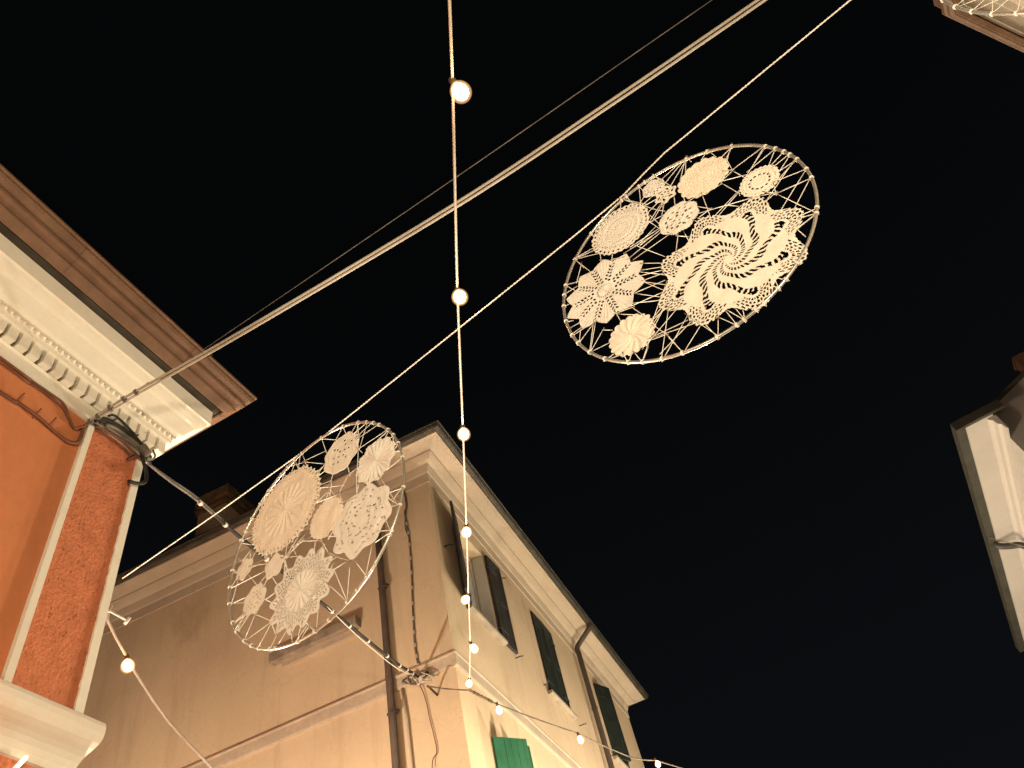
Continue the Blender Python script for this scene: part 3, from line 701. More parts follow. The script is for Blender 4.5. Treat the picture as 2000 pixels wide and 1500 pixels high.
THB=[[0.231,0.456,0.101,0.434],[0.231,0.456,0.106,0.398],[0.231,0.456,0.107,0.364],[0.231,0.456,0.2,0.39],[0.231,0.456,0.233,0.407],[0.231,0.456,0.159,0.348],[0.384,0.327,0.327,0.312],[0.384,0.327,0.333,0.28],[0.309,0.405,0.313,0.334],[0.309,0.405,0.273,0.382],[0.337,0.288,0.322,0.19],[0.322,0.19,0.336,0.107],[0.322,0.19,0.46,0.19],[0.322,0.19,0.3,0.216],[0.322,0.19,0.273,0.18],[0.277,0.181,0.341,0.131],[0.336,0.114,0.46,0.19],[0.378,0.132,0.46,0.19],[0.417,0.079,0.478,0.142],[0.424,0.074,0.49,0.096],[0.361,0.131,0.478,0.142],[0.428,0.056,0.494,0.061],[0.421,0.019,0.494,0.014],[0.405,0.005,0.494,0.061],[0.402,-0.018,0.494,0.014],[0.392,-0.015,0.491,-0.061],[0.388,-0.022,0.371,-0.073],[0.371,-0.073,0.485,-0.116],[0.371,-0.073,0.349,-0.029],[0.371,-0.073,0.415,-0.28],[0.371,-0.073,0.329,-0.038],[0.371,-0.073,0.333,-0.08],[0.346,-0.157,0.491,-0.061],[0.375,-0.203,0.485,-0.116],[0.375,-0.237,0.426,-0.256],[0.368,-0.25,0.415,-0.28],[0.334,-0.281,0.415,-0.28],[0.303,-0.296,0.415,-0.28],[0.329,-0.081,0.494,0.014],[0.263,0.167,0.283,0.052],[0.283,0.052,0.289,0.07],[0.262,0.163,0.384,0.327],[0.256,0.158,0.168,0.177],[0.187,0.196,0.158,0.048],[0.185,0.192,0.12,0.196],[0.131,0.255,0.119,0.211],[0.322,-0.021,0.123,0.108],[0.289,0.07,0.173,0.035],[0.226,0.05,0.249,0.008],[0.174,0.083,0.139,0.151],[0.174,0.083,0.133,0.082],[0.291,0.061,0.185,0.019],[0.054,0.316,0.044,0.274],[0.064,0.295,0.025,0.227],[0.1,0.285,0.088,0.248],[0.02,0.442,0.017,0.505],[0.017,0.505,-0.017,0.394],[0.046,0.508,0.053,0.476],[0.089,0.5,0.101,0.434],[0.089,0.5,0.118,0.337],[0.018,0.416,-0.019,0.389],[0.033,0.387,-0.018,0.381],[0.047,0.346,-0.019,0.361],[0.054,0.316,-0.021,0.296],[0.066,0.299,-0.015,0.235],[-0.074,0.506,0.013,0.289],[0.013,0.289,0.038,0.242],[-0.074,0.506,-0.094,0.45],[-0.074,0.506,-0.0,0.349],[-0.049,0.518,-0.04,0.405],[-0.015,0.301,-0.002,0.178],[-0.031,0.262,-0.015,0.182],[-0.038,0.252,0.024,0.234],[-0.042,0.244,0.05,0.307],[-0.13,0.197,-0.059,0.02],[-0.136,0.192,-0.016,0.178],[-0.111,0.179,-0.029,0.201],[-0.101,0.167,-0.005,0.17],[-0.17,0.178,-0.046,0.159],[-0.258,0.273,-0.267,0.236],[-0.216,0.228,-0.232,0.194],[-0.267,0.236,-0.233,0.191],[-0.233,0.191,-0.185,0.159],[-0.251,0.435,-0.247,0.41],[-0.359,0.35,-0.267,0.328],[-0.359,0.35,-0.278,0.317],[-0.359,0.35,-0.257,0.277],[-0.359,0.35,-0.325,0.211],[-0.359,0.35,-0.343,0.275],[-0.34,0.296,-0.392,0.209],[0.05,0.032,0.024,0.07],[0.024,0.07,0.006,0.111],[0.032,0.072,-0.01,-0.005],[0.051,0.06,0.045,-0.003],[0.007,0.104,-0.152,0.108],[-0.007,0.148,-0.172,0.133],[0.104,0.078,0.119,0.021],[0.119,0.082,0.133,0.045],[-0.138,0.051,-0.076,-0.022],[-0.151,0.026,-0.081,-0.034],[-0.167,0.004,-0.087,-0.049],[-0.176,-0.029,-0.113,-0.122],[-0.178,-0.016,-0.126,-0.144],[-0.21,-0.062,-0.108,-0.101],[-0.217,-0.064,-0.143,-0.172],[-0.244,-0.109,-0.127,-0.148],[-0.244,-0.099,-0.148,-0.182],[-0.255,-0.108,-0.22,-0.23],[-0.314,-0.097,-0.248,-0.126],[-0.311,-0.09,-0.31,-0.147],[-0.306,-0.105,-0.243,-0.177],[-0.157,0.021,-0.078,-0.093],[-0.167,-0.034,-0.101,-0.066],[-0.215,-0.25,-0.138,-0.238],[-0.223,-0.271,-0.153,-0.227],[-0.204,-0.241,-0.137,-0.214],[-0.253,-0.297,-0.1,-0.121],[-0.249,-0.32,-0.116,-0.352],[-0.268,-0.337,-0.114,-0.273],[-0.283,-0.341,-0.145,-0.225],[-0.217,-0.272,-0.195,-0.346],[-0.195,-0.346,-0.179,-0.464],[-0.195,-0.346,-0.239,-0.329],[-0.247,-0.435,-0.139,-0.242],[-0.31,-0.395,-0.271,-0.353],[-0.31,-0.395,-0.223,-0.289],[-0.247,-0.435,-0.108,-0.327],[-0.244,-0.324,-0.068,-0.397],[-0.24,-0.409,-0.096,-0.363],[-0.179,-0.464,-0.072,-0.393],[-0.179,-0.464,-0.194,-0.337],[-0.06,-0.498,-0.024,-0.42],[-0.06,-0.498,-0.072,-0.393],[-0.058,-0.495,-0.104,-0.326],[0.01,-0.504,-0.026,-0.413],[0.01,-0.504,0.007,-0.411],[0.038,-0.501,0.036,-0.432],[0.038,-0.501,0.053,-0.451],[0.038,-0.501,0.011,-0.41],[0.085,-0.498,0.089,-0.466],[0.116,-0.491,0.121,-0.46],[0.176,-0.474,0.168,-0.434],[0.176,-0.474,0.189,-0.41],[0.212,-0.459,0.189,-0.415],[0.269,-0.425,0.278,-0.387],[-0.386,-0.27,-0.423,-0.271],[-0.365,-0.298,-0.423,-0.271],[-0.354,-0.304,-0.354,-0.357],[-0.33,-0.328,-0.354,-0.357],[-0.319,-0.334,-0.31,-0.395],[-0.458,-0.19,-0.385,-0.209],[-0.458,-0.19,-0.398,-0.062],[-0.458,-0.19,-0.391,-0.063],[-0.381,-0.129,-0.458,-0.19],[-0.381,-0.129,-0.358,-0.153],[-0.482,-0.109,-0.407,-0.068],[-0.482,-0.109,-0.454,-0.045],[-0.496,-0.05,-0.455,-0.049],[-0.494,0.043,-0.478,0.032],[-0.487,-0.007,-0.444,-0.014],[-0.496,-0.05,-0.45,-0.055],[-0.478,0.131,-0.464,0.127],[-0.458,0.189,-0.404,0.182],[-0.438,0.238,-0.392,0.209],[-0.438,0.238,-0.414,0.175],[0.313,-0.287,0.269,-0.425],[0.339,-0.288,0.341,-0.333]]
THA=[[0.187,0.464,0.201,0.406],[0.187,0.464,0.148,0.418],[0.052,0.494,0.08,0.384],[0.052,0.494,0.135,0.421],[0.28,0.416,0.269,0.334],[0.28,0.416,0.244,0.378],[0.327,0.379,0.246,0.372],[0.327,0.379,0.274,0.254],[0.364,0.343,0.266,0.327],[0.397,0.306,0.274,0.314],[0.28,0.416,0.281,0.325],[0.281,0.325,0.265,0.26],[0.265,0.26,0.254,0.158],[0.254,0.158,0.244,-0.031],[0.441,0.238,0.271,0.25],[0.441,0.238,0.406,0.2],[0.441,0.238,0.343,0.224],[0.465,0.187,0.441,0.181],[0.465,0.187,0.461,0.125],[0.486,0.121,0.453,0.102],[0.486,0.121,0.462,0.131],[0.501,0.029,0.404,0.022],[0.497,0.068,0.458,0.095],[0.271,0.256,0.292,0.214],[0.265,0.254,0.228,0.245],[-0.077,0.496,-0.091,0.39],[-0.077,0.496,-0.035,0.355],[-0.123,0.481,-0.095,0.399],[-0.123,0.481,-0.154,0.404],[-0.171,0.479,-0.059,0.425],[-0.059,0.425,0.077,0.387],[-0.059,0.425,0.067,0.317],[-0.206,0.449,-0.154,0.408],[-0.171,0.479,-0.217,0.399],[-0.292,0.414,-0.286,0.371],[-0.292,0.414,-0.221,0.398],[-0.335,0.355,-0.292,0.363],[-0.403,0.318,-0.343,0.28],[-0.438,0.262,-0.385,0.23],[-0.458,0.224,-0.389,0.2],[0.076,0.304,0.023,0.29],[0.067,0.279,0.029,0.276],[0.064,0.303,0.026,0.275],[0.118,0.213,0.105,0.183],[0.105,0.183,0.095,0.131],[0.095,0.131,0.109,0.086],[0.032,0.206,0.105,0.183],[0.044,0.191,0.175,0.109],[0.2,0.211,0.212,0.144],[0.212,0.144,0.253,0.146],[0.212,0.144,0.154,0.083],[0.154,0.083,0.172,0.008],[0.099,0.146,0.077,0.097],[0.099,0.146,0.133,0.075],[0.02,0.134,0.062,0.102],[0.02,0.126,0.086,0.137],[0.26,0.059,0.247,0.023],[0.315,0.03,0.302,0.0],[0.302,0.005,0.171,-0.013],[0.371,0.021,0.448,-0.185],[0.325,0.011,0.378,-0.082],[0.389,-0.089,0.482,-0.122],[0.393,-0.101,0.448,-0.189],[0.482,-0.122,0.431,-0.151],[0.453,-0.193,0.392,-0.166],[0.39,-0.191,0.418,-0.169],[0.383,-0.207,0.404,-0.286],[0.404,-0.286,0.33,-0.286],[0.404,-0.286,0.348,-0.253],[0.244,-0.031,0.171,-0.019],[0.166,0.012,0.245,-0.01],[0.152,-0.05,0.193,-0.029],[0.089,-0.114,0.146,-0.067],[0.151,0.08,0.026,0.121],[-0.051,-0.018,-0.104,-0.037],[0.077,-0.096,0.128,-0.132],[-0.154,0.011,-0.163,-0.053],[-0.163,-0.053,-0.167,-0.153],[-0.126,-0.004,-0.09,-0.093],[-0.09,-0.093,-0.078,-0.117],[-0.11,-0.028,-0.062,-0.034],[-0.062,-0.034,0.046,-0.101],[0.046,-0.101,0.068,-0.14],[0.046,-0.102,0.093,-0.203],[0.068,-0.142,0.026,-0.154],[0.009,-0.078,0.0,-0.137],[-0.062,-0.029,-0.157,-0.057],[-0.075,0.004,-0.151,-0.061],[-0.244,0.03,-0.239,0.003],[-0.284,0.029,-0.262,-0.017],[-0.293,0.056,-0.269,-0.019],[-0.391,0.121,-0.389,0.07],[-0.353,0.094,-0.376,0.064],[-0.431,0.101,-0.388,0.122],[-0.456,0.212,-0.388,0.159],[-0.471,0.141,-0.429,0.077],[-0.497,0.081,-0.461,0.048],[-0.497,0.081,-0.459,0.058],[-0.376,0.031,-0.271,-0.023],[-0.372,0.021,-0.32,0.008],[-0.385,-0.006,-0.32,-0.103],[-0.44,0.009,-0.468,-0.103],[-0.493,-0.005,-0.458,0.025],[-0.493,-0.008,-0.273,-0.048],[-0.491,-0.094,-0.396,-0.144],[-0.491,-0.094,-0.383,-0.116],[-0.381,-0.2,-0.458,-0.203],[-0.388,-0.191,-0.458,-0.203],[-0.374,-0.211,-0.424,-0.245],[-0.361,-0.218,-0.425,-0.261],[-0.354,-0.224,-0.401,-0.234],[-0.318,-0.238,-0.363,-0.316],[-0.373,-0.331,-0.232,-0.328],[-0.281,-0.403,-0.221,-0.334],[-0.222,-0.447,-0.188,-0.406],[-0.178,-0.438,-0.141,-0.409],[-0.11,-0.439,-0.106,-0.478],[-0.073,-0.497,-0.049,-0.429],[-0.073,-0.497,-0.019,-0.457],[0.021,-0.496,0.029,-0.402],[0.013,-0.502,-0.041,-0.429],[0.013,-0.502,-0.014,-0.462],[0.173,-0.462,0.077,-0.325],[0.173,-0.462,0.1,-0.248],[0.173,-0.462,0.195,-0.299],[0.272,-0.414,0.221,-0.313],[0.272,-0.414,0.314,-0.295],[0.083,-0.278,0.167,-0.284],[0.095,-0.235,0.13,-0.237],[0.13,-0.239,0.188,-0.29],[0.093,-0.194,0.13,-0.237],[-0.271,-0.197,-0.221,-0.245],[-0.261,-0.202,-0.209,-0.201],[-0.317,-0.243,-0.23,-0.32],[-0.235,-0.107,-0.202,-0.168],[-0.251,-0.098,-0.279,-0.127],[-0.27,-0.086,-0.311,-0.106],[-0.179,-0.043,-0.154,-0.116],[-0.17,-0.043,-0.148,-0.119],[-0.423,-0.25,-0.393,-0.2],[0.081,-0.279,0.108,-0.253],[-0.23,-0.324,-0.197,-0.401],[-0.069,-0.488,-0.022,-0.455],[-0.151,-0.061,-0.104,-0.032],[-0.175,-0.051,-0.09,-0.099]]
KNB=[-174.2,-167.3,-157.5,-147.4,-134.8,-128.1,-119.6,-111.1,-96.9,-88.9,-85.7,-80.3,-76.7,-69.6,-65.2,-57.7,-34.0,-31.0,-13.5,-7.1,1.6,7.0,11.1,16.5,22.4,40.4,52.7,63.1,79.9,84.8,88.1,95.4,98.3,110.5,120.0,135.7,151.5,157.6,164.7,175.0]
KNA=[-179.4,-169.2,-156.1,-148.4,-138.4,-131.2,-124.9,-116.4,-112.7,-98.4,-88.5,-80.3,-69.5,-63.3,-56.7,-37.2,-35.3,-23.1,-14.2,3.3,14.0,21.9,28.4,37.6,43.3,49.2,56.1,68.0,84.0,98.8,104.3,109.6,114.6,125.2,133.3,141.7,149.1,153.9,170.7]
lacing(HB, THB, KNB); lacing(HA, THA, KNA)
thC = []
for a in range(0, 360, 9):
    t = radians(a); t2 = radians(a + rnd.uniform(-9, 9))
    thC.append((.5 * cos(t), .5 * sin(t), .34 * cos(t2) - .04, .34 * sin(t2) + .05))
    thC.append((.5 * cos(t), .5 * sin(t), .36 * cos(t2 + .25) - .02, .36 * sin(t2 + .25) + .02))
lacing(HC, thC, list(range(0, 360, 9)))

for (x, y, r, n, mt) in ((.02, -.12, .17, 12, 'cotton_tan'), (.18, .22, .15, 10, 'cotton'), (-.14, .28, .12, 14, 'cotton_white'), (.30, -.14, .11, 8, 'cotton_white')):
    doily('doily', HC, (x, y), r, lobes(n, .07, .3, 1), ringholes([(r * .45, r * .03, 20, .45, 0), (r * .72, r * .035, 36, .45, 0)]), ribs([.3, .6, .85], .06, .0015), 40, 180, mt, 0.0, .0016)
# ------------------------------------------------------------------ ropes, cables, lights on strings
def twisted(pts, R_, r_, pitch, k=2, seg=9):
    pts = [Vector(p) for p in pts]; b = MB()
    for s in range(k):
        out = []; dist = 0
        for i in range(len(pts) - 1):
            d = pts[i + 1] - pts[i]; L_ = d.length; t = d / L_; a = Vector((0, 0, 1)); a = (a - t * a.dot(t)).normalized(); c = t.cross(a)
            n = max(1, int(L_ / pitch * seg))
            for j in range(n):
                q = 2 * pi * (dist + L_ * j / n) / pitch + 2 * pi * s / k
                out.append(pts[i] + d * (j / n) + (a * cos(q) + c * sin(q)) * R_)
            dist += L_
        b.tube(out, r_, 5)
    return b
def on_hoop_plane(u, v): return cB + HU * u + Vector((0, 0, v))
ropepts = [(-3.30, .515), (-2.527, .462), (-1.93, .425), (-1.80, .367), (-1.62, .432), (-.97, .459), (-.324, .488), (-.05, .510), (.06, .545), (.18, .576), (1.077, .635), (1.60, .678), (1.80, .690), (2.9, .80)]
ropepts[3] = (-1.80, .425)
b = twisted([on_hoop_plane(u, v + (0.010 if -2 < u < 2 else 0)) for u, v in ropepts], 0.0014, 0.0021, 0.034)
tag(b.build('rope', 'rope', None, True), 'white twisted rope from the orange house corner carrying the doily hoops', 'rope')

b = MB()
P1 = [(-2.83, 1.932, 5.16), (-2.738, 1.925, 5.17), (-2.51, 1.917, 5.20), (-2.281, 1.92, 5.22), (-1.671, 1.91, 5.25), (-.41, 1.86, 5.30), (.51, 1.79, 5.36), (1.398, 1.713, 5.43), (3.1, 1.56, 5.58)]
T = empty('twin_cable', (-2.79, 1.93, 5.16), 0, 'pair of thick beige cables running from the orange wall across the sky', 'cable')
sp = smoothpath(P1, 8)
for k, (o1, rr) in enumerate(((0.0, .0078), (1.0, .0072))):
    b = MB(); n = len(sp)
    b.tube([p - Vector((-2.79, 1.93, 5.16)) + Vector((0.0, 0.0165, -.0085)) * (o1 * min(1, i / 14) * (1 + .12 * sin(i * .16))) for i, p in enumerate(sp)], rr, 8); b.build('cable', 'cable_beige', T, True)
for s, zz in ((12, 0), (9, 0), (15, 0), (18, 0), (6, 0)):
    p = sp[s] - Vector((-2.79, 1.93, 5.16)); q = sp[s + 1] - Vector((-2.79, 1.93, 5.16)); b = MB()
    b.lathe([(-.006, .011), (-.006, .020), (.006, .020), (.006, .011)], p + Vector((0, .006, -.004)), (q - p), 8); b.build('cable_tie', 'cable_grey', T)
b = MB(); b.tube([Vector(p) - Vector((-2.79, 1.93, 5.16)) for p in [(-2.50, 1.925, 5.215), (-2.40, 1.935, 5.245), (-2.32, 1.945, 5.258), (-2.25, 1.955, 5.27), (-2.13, 1.98, 5.315), (-2.05, 2.02, 5.36)]], .004, 6); b.build('tie_wire', 'cable_dark', T)
for q in [(-2.40, 1.935, 5.245), (-2.32, 1.945, 5.258), (-2.25, 1.955, 5.27), (-2.17, 1.97, 5.30)]:
    b = MB(); b.lathe([(-.014, .004), (-.008, .009), (.008, .009), (.014, .004)], Vector(q) - Vector((-2.79, 1.93, 5.16)), (1, .2, .3), 7); b.build('insulator', 'cable_dark', T)

b = MB(); b.tube(smoothpath([(-3.4, 2.78, 6.79), (-2.845, 2.712, 6.795), (-.458, 2.428, 6.79), (1.603, 2.174, 6.80), (3.6, 1.95, 6.84)], 6), .0035, 5)
tag(b.build('wire', 'cable_grey', None, True), 'thin grey wire running high above the twin cables', 'wire')

bc = [(-2.761, 2.365, 5.181), (-2.786, 2.568, 5.215), (-2.817, 2.827, 5.275), (-2.85, 3.093, 5.312), (-2.881, 3.349, 5.345), (-2.918, 3.652, 5.392), (-2.959, 3.987, 5.447), (-3.036, 4.62, 5.553), (-3.121, 5.314, 5.662), (-3.222, 6.142, 5.802), (-3.273, 6.558, 5.902), (-3.305, 6.82, 5.965)]
BC = empty('street_cable', bc[0], 0, 'black bundled cable with white ties strung between the two house corners', 'cable')
o0 = Vector(bc[0]); sp = [p - o0 for p in smoothpath(bc, 8)]
n = len(sp)
b = MB(); b.tube(sp[:24], .009, 7); b.tube([p + Vector((0, 0, .022 * sin(pi * min(1, i / 34)))) for i, p in enumerate(sp[:34])], .007, 7); b.build('cable', 'cable_grey', BC, True)
b = MB(); b.tube(sp[22:], [.009 + .006 * min(1, i / 14) * (1 if i < n - 30 else max(.3, (n - 22 - i) / 8 if n - 22 - i < 8 else 1)) for i in range(n - 22)], 8); b.build('cable', 'cable_dark', BC, True)
for i in [18, 27, 33] + list(range(42, n - 3, 4)):
    p = sp[i]; q = sp[i + 1]; b = MB(); rr = .0195 if i > 38 else .016
    b.lathe([(-.012, rr * .7), (-.012, rr), (.012, rr), (.012, rr * .7)], p, q - p, 8); b.build('cable_tie', 'plastic_white', BC)
b = MB(); b.tube(smoothpath([p + Vector((.01, 0, -.07 * sin(pi * k / 7))) for k, p in enumerate([sp[56], sp[60], sp[64], sp[68], sp[72], sp[76], sp[80], sp[82]])], 4), .0035, 6); b.build('stay_wire', 'cable_white', BC, True)

# cables on the orange wall (house-local points: along the wall, height)
def owall(pts, x): return [OH.matrix_basis @ Vector((x if not isinstance(x, (list, tuple)) else x[i], s, z)) for i, (s, z) in enumerate(pts)]
OH_m = Matrix.Translation(OH.location) @ Matrix.Rotation(OH.rotation_euler.z, 4, 'Z')
def owall(pts, x): return [OH_m @ Vector((x + .004 * sin(i * 2.1), s, z)) for i, (s, z) in enumerate(pts)]
b = MB(); b.tube(smoothpath(owall([(-3, 5.0), (-1.8, 4.965), (-.904, 4.972), (-.789, 4.981), (-.663, 4.975), (-.564, 4.963), (-.482, 4.955), (-.430, 4.985), (-.415, 5.05), (-.42, 5.12), (-.41, 5.155)], .018), 6), .0095, 7)
for s, z in ((-.80, 5.02), (-.69, 5.0), (-.60, 5.01)):
    b.tube([OH_m @ Vector((.006, s, z - .04)), OH_m @ Vector((.022, s, z - .02)), OH_m @ Vector((.03, s + .012, z + .03))], .004, 5)
tag(b.build('wall_cable', 'cable_brown', None, True), 'lower painted cable clipped to the orange wall, ending in a loop', 'cable')
for k, dz in enumerate((0, .022)):
    b = MB(); b.tube(smoothpath(owall([(-3, 5.15 + dz), (-.97, 5.150 + dz), (-.819, 5.158 + dz * .8), (-.677, 5.163 + dz * .6), (-.575, 5.150 + dz), (-.51, 5.112), (-.469, 5.07), (-.43, 5.115), (-.40, 5.15)], .016 + .004 * k), 6), .007, 6)
    tag(b.build('wall_cable', 'cable_brown', None, True), ('painted cable close under the cream cornice' if k else 'second painted cable beneath the one hugging the cornice'), 'cable')
CB = empty('cable_bundle', OH_m @ Vector((0.03, -.2, 5.2)), OH.rotation_euler.z, 'tangled coil of black cables at the top of the coral pilaster', 'cable bundle')
for k, (pts, mt, rr, x) in enumerate([
    ([(-.41, 5.16), (-.362, 5.215), (-.285, 5.262), (-.17, 5.268), (-.097, 5.242), (-.035, 5.196), (.03, 5.170)], 'cable_dark', .010, .050),
    ([(-.40, 5.15), (-.371, 5.205), (-.284, 5.243), (-.177, 5.250), (-.081, 5.226), (.008, 5.186)], 'cable_dark', .011, .068),
    ([(-.33, 5.19), (-.27, 5.225), (-.18, 5.232), (-.09, 5.214), (.012, 5.178)], 'cable_grey', .012, .058),
    ([(-.36, 5.20), (-.25, 5.215), (-.15, 5.218), (-.06, 5.20), (.02, 5.168)], 'cable_grey', .009, .044),
    ([(-.37, 5.17), (-.26, 5.195), (-.15, 5.188), (-.08, 5.176), (-.02, 5.168)], 'cable_brown', .009, .034),
    ([(-.36, 5.155), (-.27, 5.165), (-.17, 5.160), (-.09, 5.150)], 'cable_brown', .007, .028),
    ([(-.34, 5.245), (-.31, 5.268), (-.24, 5.275), (-.16, 5.262), (-.10, 5.225), (-.05, 5.212)], 'cable_dark', .007, .082),
    ([(-.060, 5.215), (-.026, 5.150), (.020, 5.092), (.026, 5.022), (-.020, 4.966), (-.084, 4.940)], 'cable_dark', .011, .045),
    ([(-.085, 5.15), (-.115, 5.105), (-.125, 5.085)], 'cable_dark', .006, .045),
    ([(-.13, 5.26), (-.10, 5.30), (-.075, 5.335)], 'cable_dark', .005, .075),
    ([(.0, 5.18), (.03, 5.20), (.035, 5.23), (.01, 5.26)], 'cable_grey', .006, .060)]):
    b = MB(); b.tube(smoothpath([Vector((x - .03 + .006 * sin(i * 1.7 + k), s + .2, z - 5.2)) for i, (s, z) in enumerate(pts)], 6), rr, 7); b.build('cable', mt, CB, True)
b = MB(); b.lathe([(-.04, .012), (-.03, .026), (.03, .026), (.04, .012)], (.045, .20 - .05, .0), (0, .9, -.45), 9); b.build('splice_sleeve', 'cable_grey', CB, True)

b = MB(); b.tube([OH_m @ Vector((-.03, .0, 4.15)), OH_m @ Vector((0.02, .02, 4.142)), OH_m @ Vector((.03, .118, 4.132))], .006, 6)
e_ = OH_m @ Vector((.03, .118, 4.132)); b.tube([e_ + Vector((-.014, 0, -.014)), e_ + Vector((.014, 0, .014))], .008, 6)
tag(b.build('wall_bracket', 'plastic_white', None, True), 'short white bracket poking out past the corner of the orange house', 'bracket')

# junction on the ochre house corner
JX = empty('cable_junction', (-3.30, 6.86, 5.96), 0, 'grey weathered knot of cable ends and insulators on the ochre house band', 'junction')
for k in range(12):
    a = rnd.uniform(-.16, .12); b = MB()
    b.tube(smoothpath([(a, 0.02, rnd.uniform(.02, .12)), (a + rnd.uniform(-.05, .05), -.05, rnd.uniform(-.03, .08)), (a + rnd.uniform(-.08, .1), -.06, rnd.uniform(-.08, .02)), (rnd.uniform(-.02, .16), -.03, rnd.uniform(-.1, .0))], 4), rnd.uniform(.006, .011), 6)
    b.build('cable_end', ('plastic_white', 'cable_grey', 'band')[k % 3], JX, True)
for x, z in ((-.10, .03), (0.02, -.03), (.09, .0)):
    b = MB(); b.lathe([(-.03, .014), (-.02, .024), (.0, .018), (.02, .026), (.03, .012)], (x, -.035, z), (.3, -1, .3), 9); b.build('insulator', 'plastic_white' if x < .05 else 'cable_dark', JX, True)

CV = [(-3.26, 8.70), (-3.253, 8.407), (-3.287, 8.293), (-3.268, 7.901), (-3.288, 7.359), (-3.328, 6.801), (-3.345, 6.349), (-3.318, 6.03)]
VC = empty('wall_cable', (-3.30, 6.91, 6.0), 0, 'grey cable clipped down the ochre wall from cornice to band', 'cable')
sp = smoothpath([(x + 3.30, -.014, z - 6.0) for x, z in CV], 8)
b = MB(); b.tube(sp, .0125, 7); b.build('cable', 'cable_grey', VC, True)
b = MB(); b.tube(smoothpath([(.045, -.012, 2.4), (.01, -.02, 2.2), (.0, -.02, 2.05), (.03, -.014, 1.9)], 5), .008, 6); b.build('cable', 'cable_grey', VC, True)
b = MB()
for i in range(20, len(sp), 3):
    b = MB(); p = sp[i]; b.lathe([(-.022, .014), (-.022, .0185), (.022, .0185), (.022, .014)], p, (0.02, 0, 1), 7); b.build('cable_clip', 'band', VC)
b = MB(); b.tube(smoothpath([(-3.40, 6.885, 5.95), (-3.322, 6.88, 5.88), (-3.283, 6.89, 5.693), (-3.271, 6.89, 5.549), (-3.242, 6.89, 5.322), (-3.234, 6.89, 5.164), (-3.291, 6.87, 5.035), (-3.30, 6.89, 4.5)], 5), .005, 5)
tag(b.build('wall_wire', 'cable_brown', None, True), 'thin brown wire drooping down the ochre wall below the junction', 'wire')
b = MB(); b.tube([(-3.545, 6.885, 5.96), (-3.52, 6.885, 5.6), (-3.505, 6.885, 4.0)], .016, 8)
tag(b.build('wall_conduit', 'cable_beige', None, True), 'slim pale conduit beside the brown downpipe on the ochre wall', 'conduit')

# festoon strings
def bulb_parts(parent, hook, tip, first=True):
    d = (Vector(tip) - Vector(hook)); d.normalize(); h = Vector(hook)
    s = MB(); s.lathe([(-.012, .006), (-.008, .013), (.030, .0145), (.034, .012)], h, d, 10); so = s.build('socket', 'socket', parent, True)
    q = MB(); q.lathe([(.034, .007), (.042, .013), (.054, .0205), (.068, .0252), (.082, .0260), (.094, .0225), (.103, .0145), (.108, .004)], h, d, 14)
    q.build('bulb_core', 'bulb', so, True)
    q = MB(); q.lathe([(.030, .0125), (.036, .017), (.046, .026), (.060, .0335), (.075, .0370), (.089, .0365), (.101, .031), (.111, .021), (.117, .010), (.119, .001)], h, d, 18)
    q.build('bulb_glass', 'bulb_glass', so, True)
def festoon(pts, bulbs, origin, label, mat, r, grp='festoon light strings', sag=0.0):
    E = empty('festoon_string', origin, 0, label, 'string lights', grp); o = Vector(origin)
    b = MB()
    out = []
    P = [Vector(p) - o for p in pts]
    for i in range(len(P) - 1):
        for j in range(8):
            t = j / 8; out.append(P[i].lerp(P[i + 1], t) + Vector((0, 0, -sag * 4 * t * (1 - t))))
    out.append(P[-1])
    b.tube(out, r, 8); b.build('cable', mat, E, True)
    for h, t in bulbs: bulb_parts(E, Vector(h) - o, Vector(t) - o)
    return E
HK = [[-0.085, 0.933, 4.269], [-0.491, 1.818, 4.48], [-0.906, 2.751, 4.691], [-1.353, 3.745, 4.902], [-1.791, 4.713, 5.112], [-2.201, 5.626, 5.323], [-2.619, 6.516, 5.534]]
TP = [[-0.075, 0.953, 4.194], [-0.487, 1.811, 4.405], [-0.907, 2.741, 4.616], [-1.354, 3.724, 4.827], [-1.812, 4.67, 5.037], [-2.179, 5.647, 5.248], [-2.619, 6.48, 5.459]]
festoon([(0.72, -.90, 3.80), (.31, .04, 4.06)] + HK + [(-2.66, 6.60, 5.50)], list(zip(HK, TP)), HK[0], 'festoon of seven lit bulbs coming straight overhead towards the ochre house', 'cable_white', .0052)
XC = [(-3.12, 6.613, 5.70), (-2.681, 6.621, 5.48), (-2.554, 6.867, 5.40), (-2.08, 7.948, 5.30), (-1.788, 8.933, 5.26), (-1.60, 9.25, 5.27), (-1.0, 11.2, 5.4)]
XH = [(-2.530, 6.90, 5.395), (-2.08, 7.948, 5.30), (-1.59, 9.22, 5.27)]
XT = [(-2.523, 6.912, 5.32), (-2.069, 7.97, 5.22), (-1.576, 9.198, 5.19)]
XE = festoon(XC, list(zip(XH, XT)), XC[0], 'festoon on a twisted brown cable along the shuttered side of the ochre house', 'cable_grey', .0075, sag=.01)
o = Vector(XC[0])
b = twisted([Vector(p) - o for p in (XC[1], XC[2])], .010, .007, .09); b.build('twisted_tie', 'cable_grey', XE, True)
b = MB(); b.tube([Vector(p) - o for p in ((-3.16, 6.92, 5.74), (-3.15, 6.75, 5.74), (-3.12, 6.613, 5.70))], .012, 7); b.build('cable_hook', 'iron', XE)
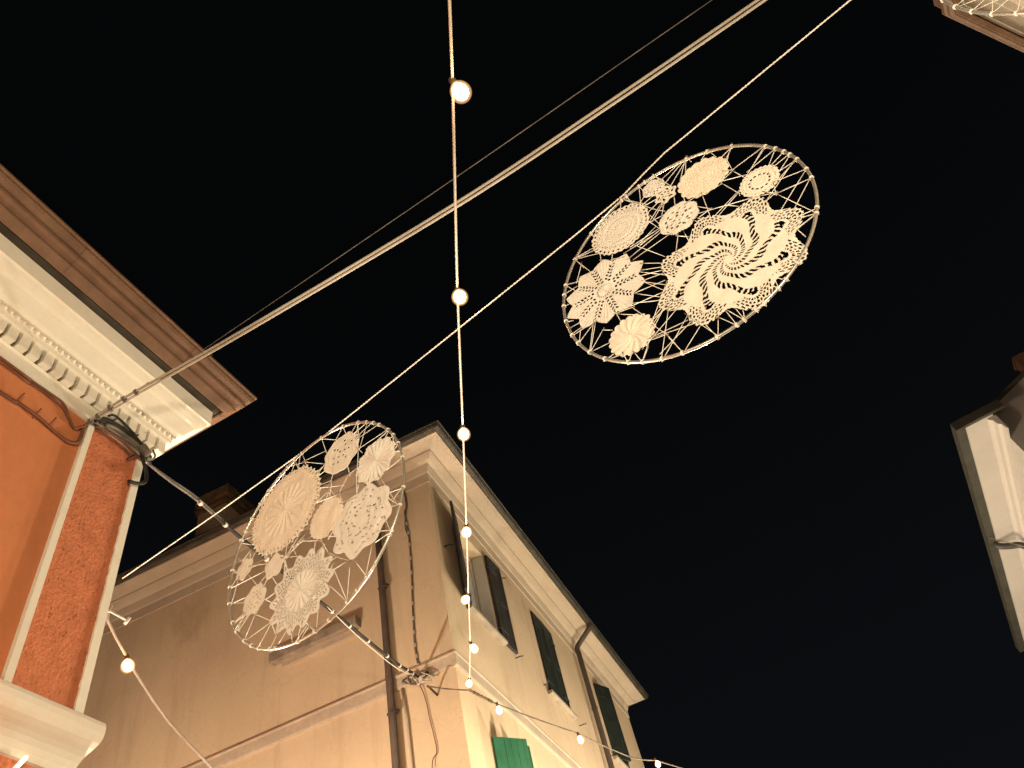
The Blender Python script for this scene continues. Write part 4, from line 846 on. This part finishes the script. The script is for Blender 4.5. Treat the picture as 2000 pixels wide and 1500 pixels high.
S2 = smoothpath([(-2.84, 2.42, 4.25), (-2.89, 2.454, 4.2), (-3.022, 2.74, 4.18), (-3.104, 2.945, 4.16), (-3.245, 3.343, 4.13), (-3.368, 3.841, 4.10), (-3.535, 4.388, 4.10), (-3.8, 5.2, 4.2)], 2)
festoon(S2, [((-3.022, 2.74, 4.18), (-2.989, 2.734, 4.10))], S2[0], 'festoon with a lone lit bulb hanging down the side street past the orange corner', 'cable_drab', .0075)
b = MB(); b.tube(smoothpath([Matrix.Translation(WH.location) @ Matrix.Rotation(-radians(7.16), 4, 'Z') @ Vector(p) for p in ((0.03, 2.9, 7.39), (0.3, 3.0, 7.15), (0.7, 3.1, 6.8), (1.6, 3.4, 6.3))], 5), .005, 5)
tag(b.build('wire', 'cable_grey', None, True), 'thin wire slanting past the downpipe of the white house', 'wire')

# ------------------------------------------------------------------ assumed lanterns, unseen, lighting the crossing from below and behind the view
LN = ['black post lantern beside the brown eaved house', 'black post lantern on the pavement before the orange house', 'black post lantern by the corner of the ochre house',
      'black post lantern in the side street between the orange and the ochre house', 'black post lantern across the street from the green shutters', 'black post lantern far down the street']
for i, (p, w, col) in enumerate(UNSEEN_LANTERNS):
    x, y, z = p
    E = empty('street_lantern', (x, y, 0), 0, LN[i], 'street lamp', 'street lanterns of the crossing')
    b = MB(); b.lathe([(0, .09), (.25, .08), (.3, .045), (z - .35, .03), (z - .18, .05), (z - .15, .10)], (0, 0, 0), (0, 0, 1), 10); b.build('post', 'iron', E, True)
    b = MB(); b.lathe([(z + .20, .17), (z + .26, .15), (z + .38, .03), (z + .45, .01)], (0, 0, 0), (0, 0, 1), 8); b.build('cap', 'iron', E)
    b = MB(); b.lathe([(z + .15, .02), (z + .155, .035), (z + .19, .035), (z + .198, .02)], (0, 0, 0), (0, 0, 1), 10); b.build('bulb', 'lamp_lit', E, True)  # bulb of the assumed, unseen lantern
    ld = bpy.data.lights.new('lantern_light', 'POINT'); ld.energy = w; ld.color = col; ld.shadow_soft_size = 0.14
    lo = bpy.data.objects.new('lantern_light', ld); COL.objects.link(lo); lo.location = p
